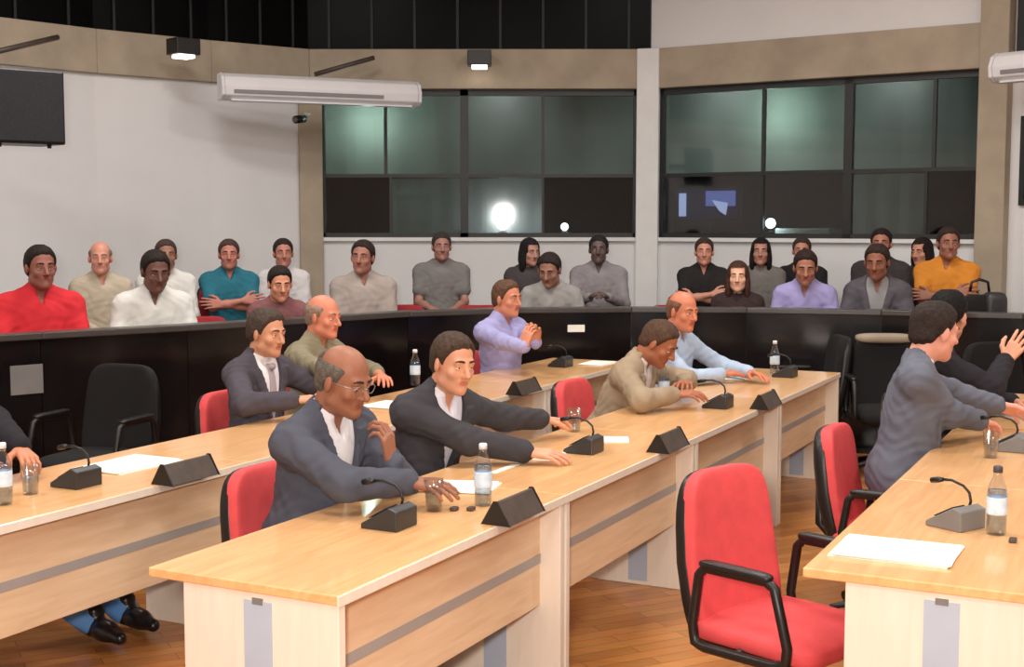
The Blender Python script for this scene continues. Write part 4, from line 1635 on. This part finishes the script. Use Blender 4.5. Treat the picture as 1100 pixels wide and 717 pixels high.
def audience_seat(x, y, z, rot, label):
    global seat0
    if seat0 is None:
        t = seat0 = thing('auditorium_seat', label, 'seat', (x, y, z), rot, 'red auditorium seats behind the barrier')
        tilt = Matrix.Translation((0, -.205, .68)) @ Matrix.Rotation(math.radians(8), 4, 'X')
        b = obj('backrest', MB().pad((0, 0, 0), (.235, .035, .25), .4, .4, 18, 32, lambda p: V((p.x * (1 - .14 * max(0, p.z / .25) ** 2), p.y + .04 * (p.x / .23) ** 2, p.z))).tf(tilt), M['red_dark'], t)
        obj('back_shell', MB().pad((0, -.022, -.01), (.238, .03, .25), .4, .4, 14, 28).tf(tilt), M['black'], b)
        obj('seat', MB().pad((0, .02, .425), (.23, .22, .04), .5, .35, 12, 32), M['red_dark'], t)
        for s in (-1, 1):
            obj('armrest', MB().box(s * .262 - .02, s * .262 + .02, -.18, .13, .60, .63).box(s * .262 - .012, s * .262 + .012, -.1, -.05, .39, .60), M['black'], t, bevel=.006)
        obj('pedestal', MB().lathe([(.13, 0), (.13, .015), (.035, .04), (.03, .39)], 18).box(-.262, .262, -.1, -.05, .375, .4), M['black'], t)
    else:
        dup(seat0, label, (x, y, z), rot, 'red auditorium seats behind the barrier')


LAP = dict(R=dict(w=(.10, .33, .70), curl=.5), L=dict(w=(-.10, .33, .70), curl=.5))
LEAN = dict(R=dict(w=(.08, .33, .83), hint=(.5, -.1, -1), n=(-.6, 0, -1), curl=.5), L=dict(w=(-.08, .33, .83), hint=(-.5, -.1, -1), n=(.6, 0, -1), curl=.5))
FOLD = dict(R=dict(w=(-.08, .27, .86), hint=(.9, .2, -.7), dir=(-1, .1, .1), n=(0, -1, -.2), curl=.3), L=dict(w=(.08, .25, .83), hint=(-.9, .2, -.7), dir=(1, .1, .1), n=(0, -1, -.2), curl=.3))
CHIN = dict(R=dict(w=(.03, .22, 1.10), hint=(.5, .4, -1), dir=(-.1, .0, 1), n=(0, -1, 0), curl=1.0), L=dict(w=(-.06, .30, .84), hint=(-.9, .2, -.7), dir=(1, .1, .1), n=(0, -1, -.2), curl=.4))


def short(t):
    w = t.split(' behind the barrier')[0].split(',')[0].split()[:10]
    while w[-1] in ('the', 'and', 'a', 'in', 'of', 'at', 'by', 'to', 'with', 'on', 'next', 'behind', 'between', 'below', 'dark', 'beside', 'black', 'out', 'above'):
        w.pop()
    return ' '.join(w)


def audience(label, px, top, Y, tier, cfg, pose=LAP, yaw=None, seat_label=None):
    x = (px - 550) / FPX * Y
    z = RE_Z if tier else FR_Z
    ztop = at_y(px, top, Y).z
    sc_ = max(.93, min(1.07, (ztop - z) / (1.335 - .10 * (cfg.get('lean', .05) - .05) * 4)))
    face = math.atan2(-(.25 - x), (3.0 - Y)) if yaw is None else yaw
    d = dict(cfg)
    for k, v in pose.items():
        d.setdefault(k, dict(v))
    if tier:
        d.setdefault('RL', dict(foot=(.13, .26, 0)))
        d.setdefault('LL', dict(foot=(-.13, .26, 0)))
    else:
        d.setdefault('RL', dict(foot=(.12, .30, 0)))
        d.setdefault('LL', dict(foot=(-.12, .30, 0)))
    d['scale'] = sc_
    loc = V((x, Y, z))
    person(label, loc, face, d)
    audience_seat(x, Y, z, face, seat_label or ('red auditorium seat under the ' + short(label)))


audience('man in bright red shirt behind the barrier, below the loudspeaker', 40, 260, 8.25, 0, dict(top='shirt', top_rgb=(206, 48, 56), skin=(120, 74, 62), build=1.15, belly=.03, lean=.12, head=(.1, 0, 0)), LEAN)
audience('man in beige shirt with receding hair behind the barrier', 108, 270, 9.33, 1, dict(top='shirt', top_rgb=(178, 166, 146), skin=(168, 116, 98), hair='balding', hair_rgb=(120, 104, 94), head=(-.2, 0, 0)), LAP)
audience('man in white shirt on the upper tier, behind another white shirt', 178, 262, 10.08, 1, dict(top='shirt', top_rgb=(214, 212, 206), skin=(122, 86, 70), hair_rgb=(70, 56, 50), build=1.05), LAP)
audience('dark-skinned man in white shirt leaning at the barrier', 161, 286, 8.75, 0, dict(top='shirt', top_rgb=(218, 218, 212), skin=(92, 60, 50), lean=.28, head=(.1, .12, 0), build=1.08), LEAN)
audience('man in teal shirt behind the barrier', 246, 263, 10.33, 1, dict(top='polo', top_rgb=(40, 104, 120), skin=(150, 96, 82), hair_rgb=(70, 54, 48), build=1.08, head=(-.1, 0, 0)), FOLD)
audience('man in white shirt next to the concrete column', 304, 262, 10.78, 1, dict(top='shirt', top_rgb=(204, 200, 200), skin=(150, 100, 84), hair_rgb=(48, 36, 34), build=1.0), LAP)
audience('person in dark red top below the white shirt by the column', 297, 299, 9.35, 0, dict(top='tee', top_rgb=(132, 86, 88), skin=(176, 122, 96), hair_rgb=(40, 32, 28), lean=.25, build=.92, head=(.1, .1, 0)), LAP)
audience('man in grey-beige shirt behind the barrier, hand at side', 390, 263, 10.55, 0, dict(top='rolled', top_rgb=(170, 158, 150), skin=(140, 94, 80), hair_rgb=(50, 40, 38), build=1.1, head=(-.35, 0, -.05)), LAP)
audience('man in grey t-shirt standing out above the barrier with dark hair', 474, 254, 11.38, 1, dict(top='tee', top_rgb=(122, 118, 116), skin=(136, 96, 84), hair_rgb=(60, 50, 46), build=1.12, head=(.05, 0, 0)), LAP)
audience('black-haired woman behind the man bending his head', 567, 273, 11.38, 1, dict(top='tee', top_rgb=(70, 64, 66), skin=(150, 110, 96), hair='long', hair_rgb=(30, 26, 28), build=.9, head=(.5, .1, 0)), LAP)
audience('dark-haired man in pale grey top bending his head at the barrier', 592, 287, 10.45, 0, dict(top='tee', top_rgb=(160, 158, 154), skin=(128, 90, 76), hair_rgb=(44, 36, 34), lean=.35, head=(-.3, .2, 0), build=.98), LEAN)
audience('dark-skinned man in grey shirt beside the white column', 643, 257, 11.2, 1, dict(top='shirt', top_rgb=(136, 130, 132), skin=(78, 62, 58), hair_rgb=(36, 32, 34), build=1.15, head=(-.05, 0, 0)), LEAN)
audience('man in black shirt beside the white column, arms folded', 756, 262, 11.28, 1, dict(top='polo', top_rgb=(36, 34, 32), skin=(166, 116, 98), hair_rgb=(60, 46, 42), build=1.05, head=(.05, 0, 0)), FOLD)
audience('pale-faced woman in dark top sitting low between black shirt and long hair', 793, 287, 10.40, 0, dict(top='tee', top_rgb=(58, 44, 42), skin=(206, 152, 126), hair='long', hair_rgb=(74, 48, 38), build=.88, lean=.1), LAP)
audience('woman with long black hair in grey top behind the barrier', 817, 264, 11.33, 1, dict(top='tee', top_rgb=(112, 108, 104), skin=(150, 106, 92), hair='long', hair_rgb=(28, 22, 22), build=.95), LAP)
audience('man in black shirt behind the person in lilac top', 861, 259, 11.58, 1, dict(top='polo', top_rgb=(36, 36, 36), skin=(158, 108, 90), hair_rgb=(62, 50, 44), build=1.0), LAP)
audience('person in lilac top bending forward at the barrier', 866, 285, 10.30, 0, dict(top='shirt', top_rgb=(164, 156, 204), skin=(142, 94, 74), hair_rgb=(48, 34, 30), lean=.34, head=(.1, .1, 0), build=.98), LEAN)
audience('man in dark shirt on the upper tier behind the grey-shirted man', 946, 250, 10.95, 1, dict(top='shirt', top_rgb=(60, 54, 56), skin=(140, 92, 74), hair_rgb=(38, 28, 28), build=1.05), LAP)
audience('man with dark skin in slate jacket leaning on the barrier', 944, 274, 10.15, 0, dict(top='suit', top_rgb=(88, 84, 90), shirt_rgb=(150, 148, 148), skin=(122, 76, 58), hair_rgb=(52, 38, 34), lean=.2, head=(-.1, .1, 0), build=1.0), LEAN)
audience('woman with dark hair turned towards the man in orange', 992, 259, 11.2, 1, dict(top='tee', top_rgb=(58, 46, 48), skin=(170, 120, 100), hair='long', hair_rgb=(36, 26, 26), build=.9, head=(-.5, .1, 0)), LAP)
audience('man in orange and yellow shirt next to the tall concrete column', 1017, 249, 10.4, 1, dict(top='polo', top_rgb=(206, 132, 48), skin=(128, 84, 68), hair_rgb=(56, 40, 36), build=1.1, head=(.3, 0, 0)), FOLD)
for px, Y, lab in ((517, 10.5, 'empty red seat between the grey t-shirt man and the bending man'), (218, 9.2, 'empty red seat between the white shirts and the teal shirt'),
                   (1096, 9.5, 'empty red seat at the frame edge below the column'), (722, 10.5, 'empty red seat just beside the white column'), (432, 10.55, 'empty red seat between grey-beige shirt and grey t-shirt')):
    x = (px - 550) / FPX * Y
    audience_seat(x, Y, FR_Z, math.atan2(-(.25 - x), (3.0 - Y)), lab)

# ------------------------------------------------------------------ light
def area(name, loc, size, power, col=(1, .95, .88), target=None, sy=None):
    l = bpy.data.lights.new(name, 'AREA')
    l.shape = 'RECTANGLE'
    l.size = size
    l.size_y = sy or size
    l.energy = power
    l.color = col
    o = bpy.data.objects.new(name, l)
    C.objects.link(o)
    o.location = loc
    d = (V(target) - V(loc)) if target is not None else V((0, 0, -1))
    o.rotation_euler = d.to_track_quat('-Z', 'Y').to_euler()
    return o


# fluorescent troffers in the ceiling
for x, y in ((-3.4, 1.5), (0, 1.5), (3.4, 1.5), (-3.4, 5.2), (0, 5.2), (3.4, 5.2), (-2.0, 8.6), (1.6, 8.6)):
    area('ceiling_light', (x, y, Z_CEIL - .03), 1.2, 84, (1, .98, .95), sy=.6)
# the photographer's flash beside the camera
area('flash_light', (-.17, -.1, 1.88), .2, 130, (1, .94, .87), target=(.1, 6, .9))
# green points added in the two booths to make the panes glow
for w, P, Q, x, z, e in ((w1, A_, B_, .55, 2.75, 15), (w2, B_, C_, 1.15, 2.75, 13)):
    l = bpy.data.lights.new('booth_glow_light', 'POINT')
    l.energy = e
    l.color = (.76, 1, .86)
    l.shadow_soft_size = .05
    o = bpy.data.objects.new('booth_glow_light', l)
    C.objects.link(o)
    o.location = on(w, x, .26, z)

for w, x in ((w1, 1.9), (w2, .6), (w2, 2.3)):
    area('booth_fill_light', on(w, x, .2, 3.2), .2, 5.5, (.95, .98, 1), target=on(w, x, .55, 1.7))  # added neutral fill that lifts the grey of the blinds

wd = bpy.data.worlds.new('world')
bpy.context.scene.world = wd
wd.use_nodes = True
wd.node_tree.nodes['Background'].inputs['Color'].default_value = (.02, .02, .025, 1)
vs_ = bpy.context.scene.view_settings
bpy.context.scene.display_settings.display_device = 'sRGB'
vs_.view_transform = 'Standard'
vs_.look = 'None'
vs_.exposure = 0.0
vs_.gamma = 1.0
vs_.use_curve_mapping = False
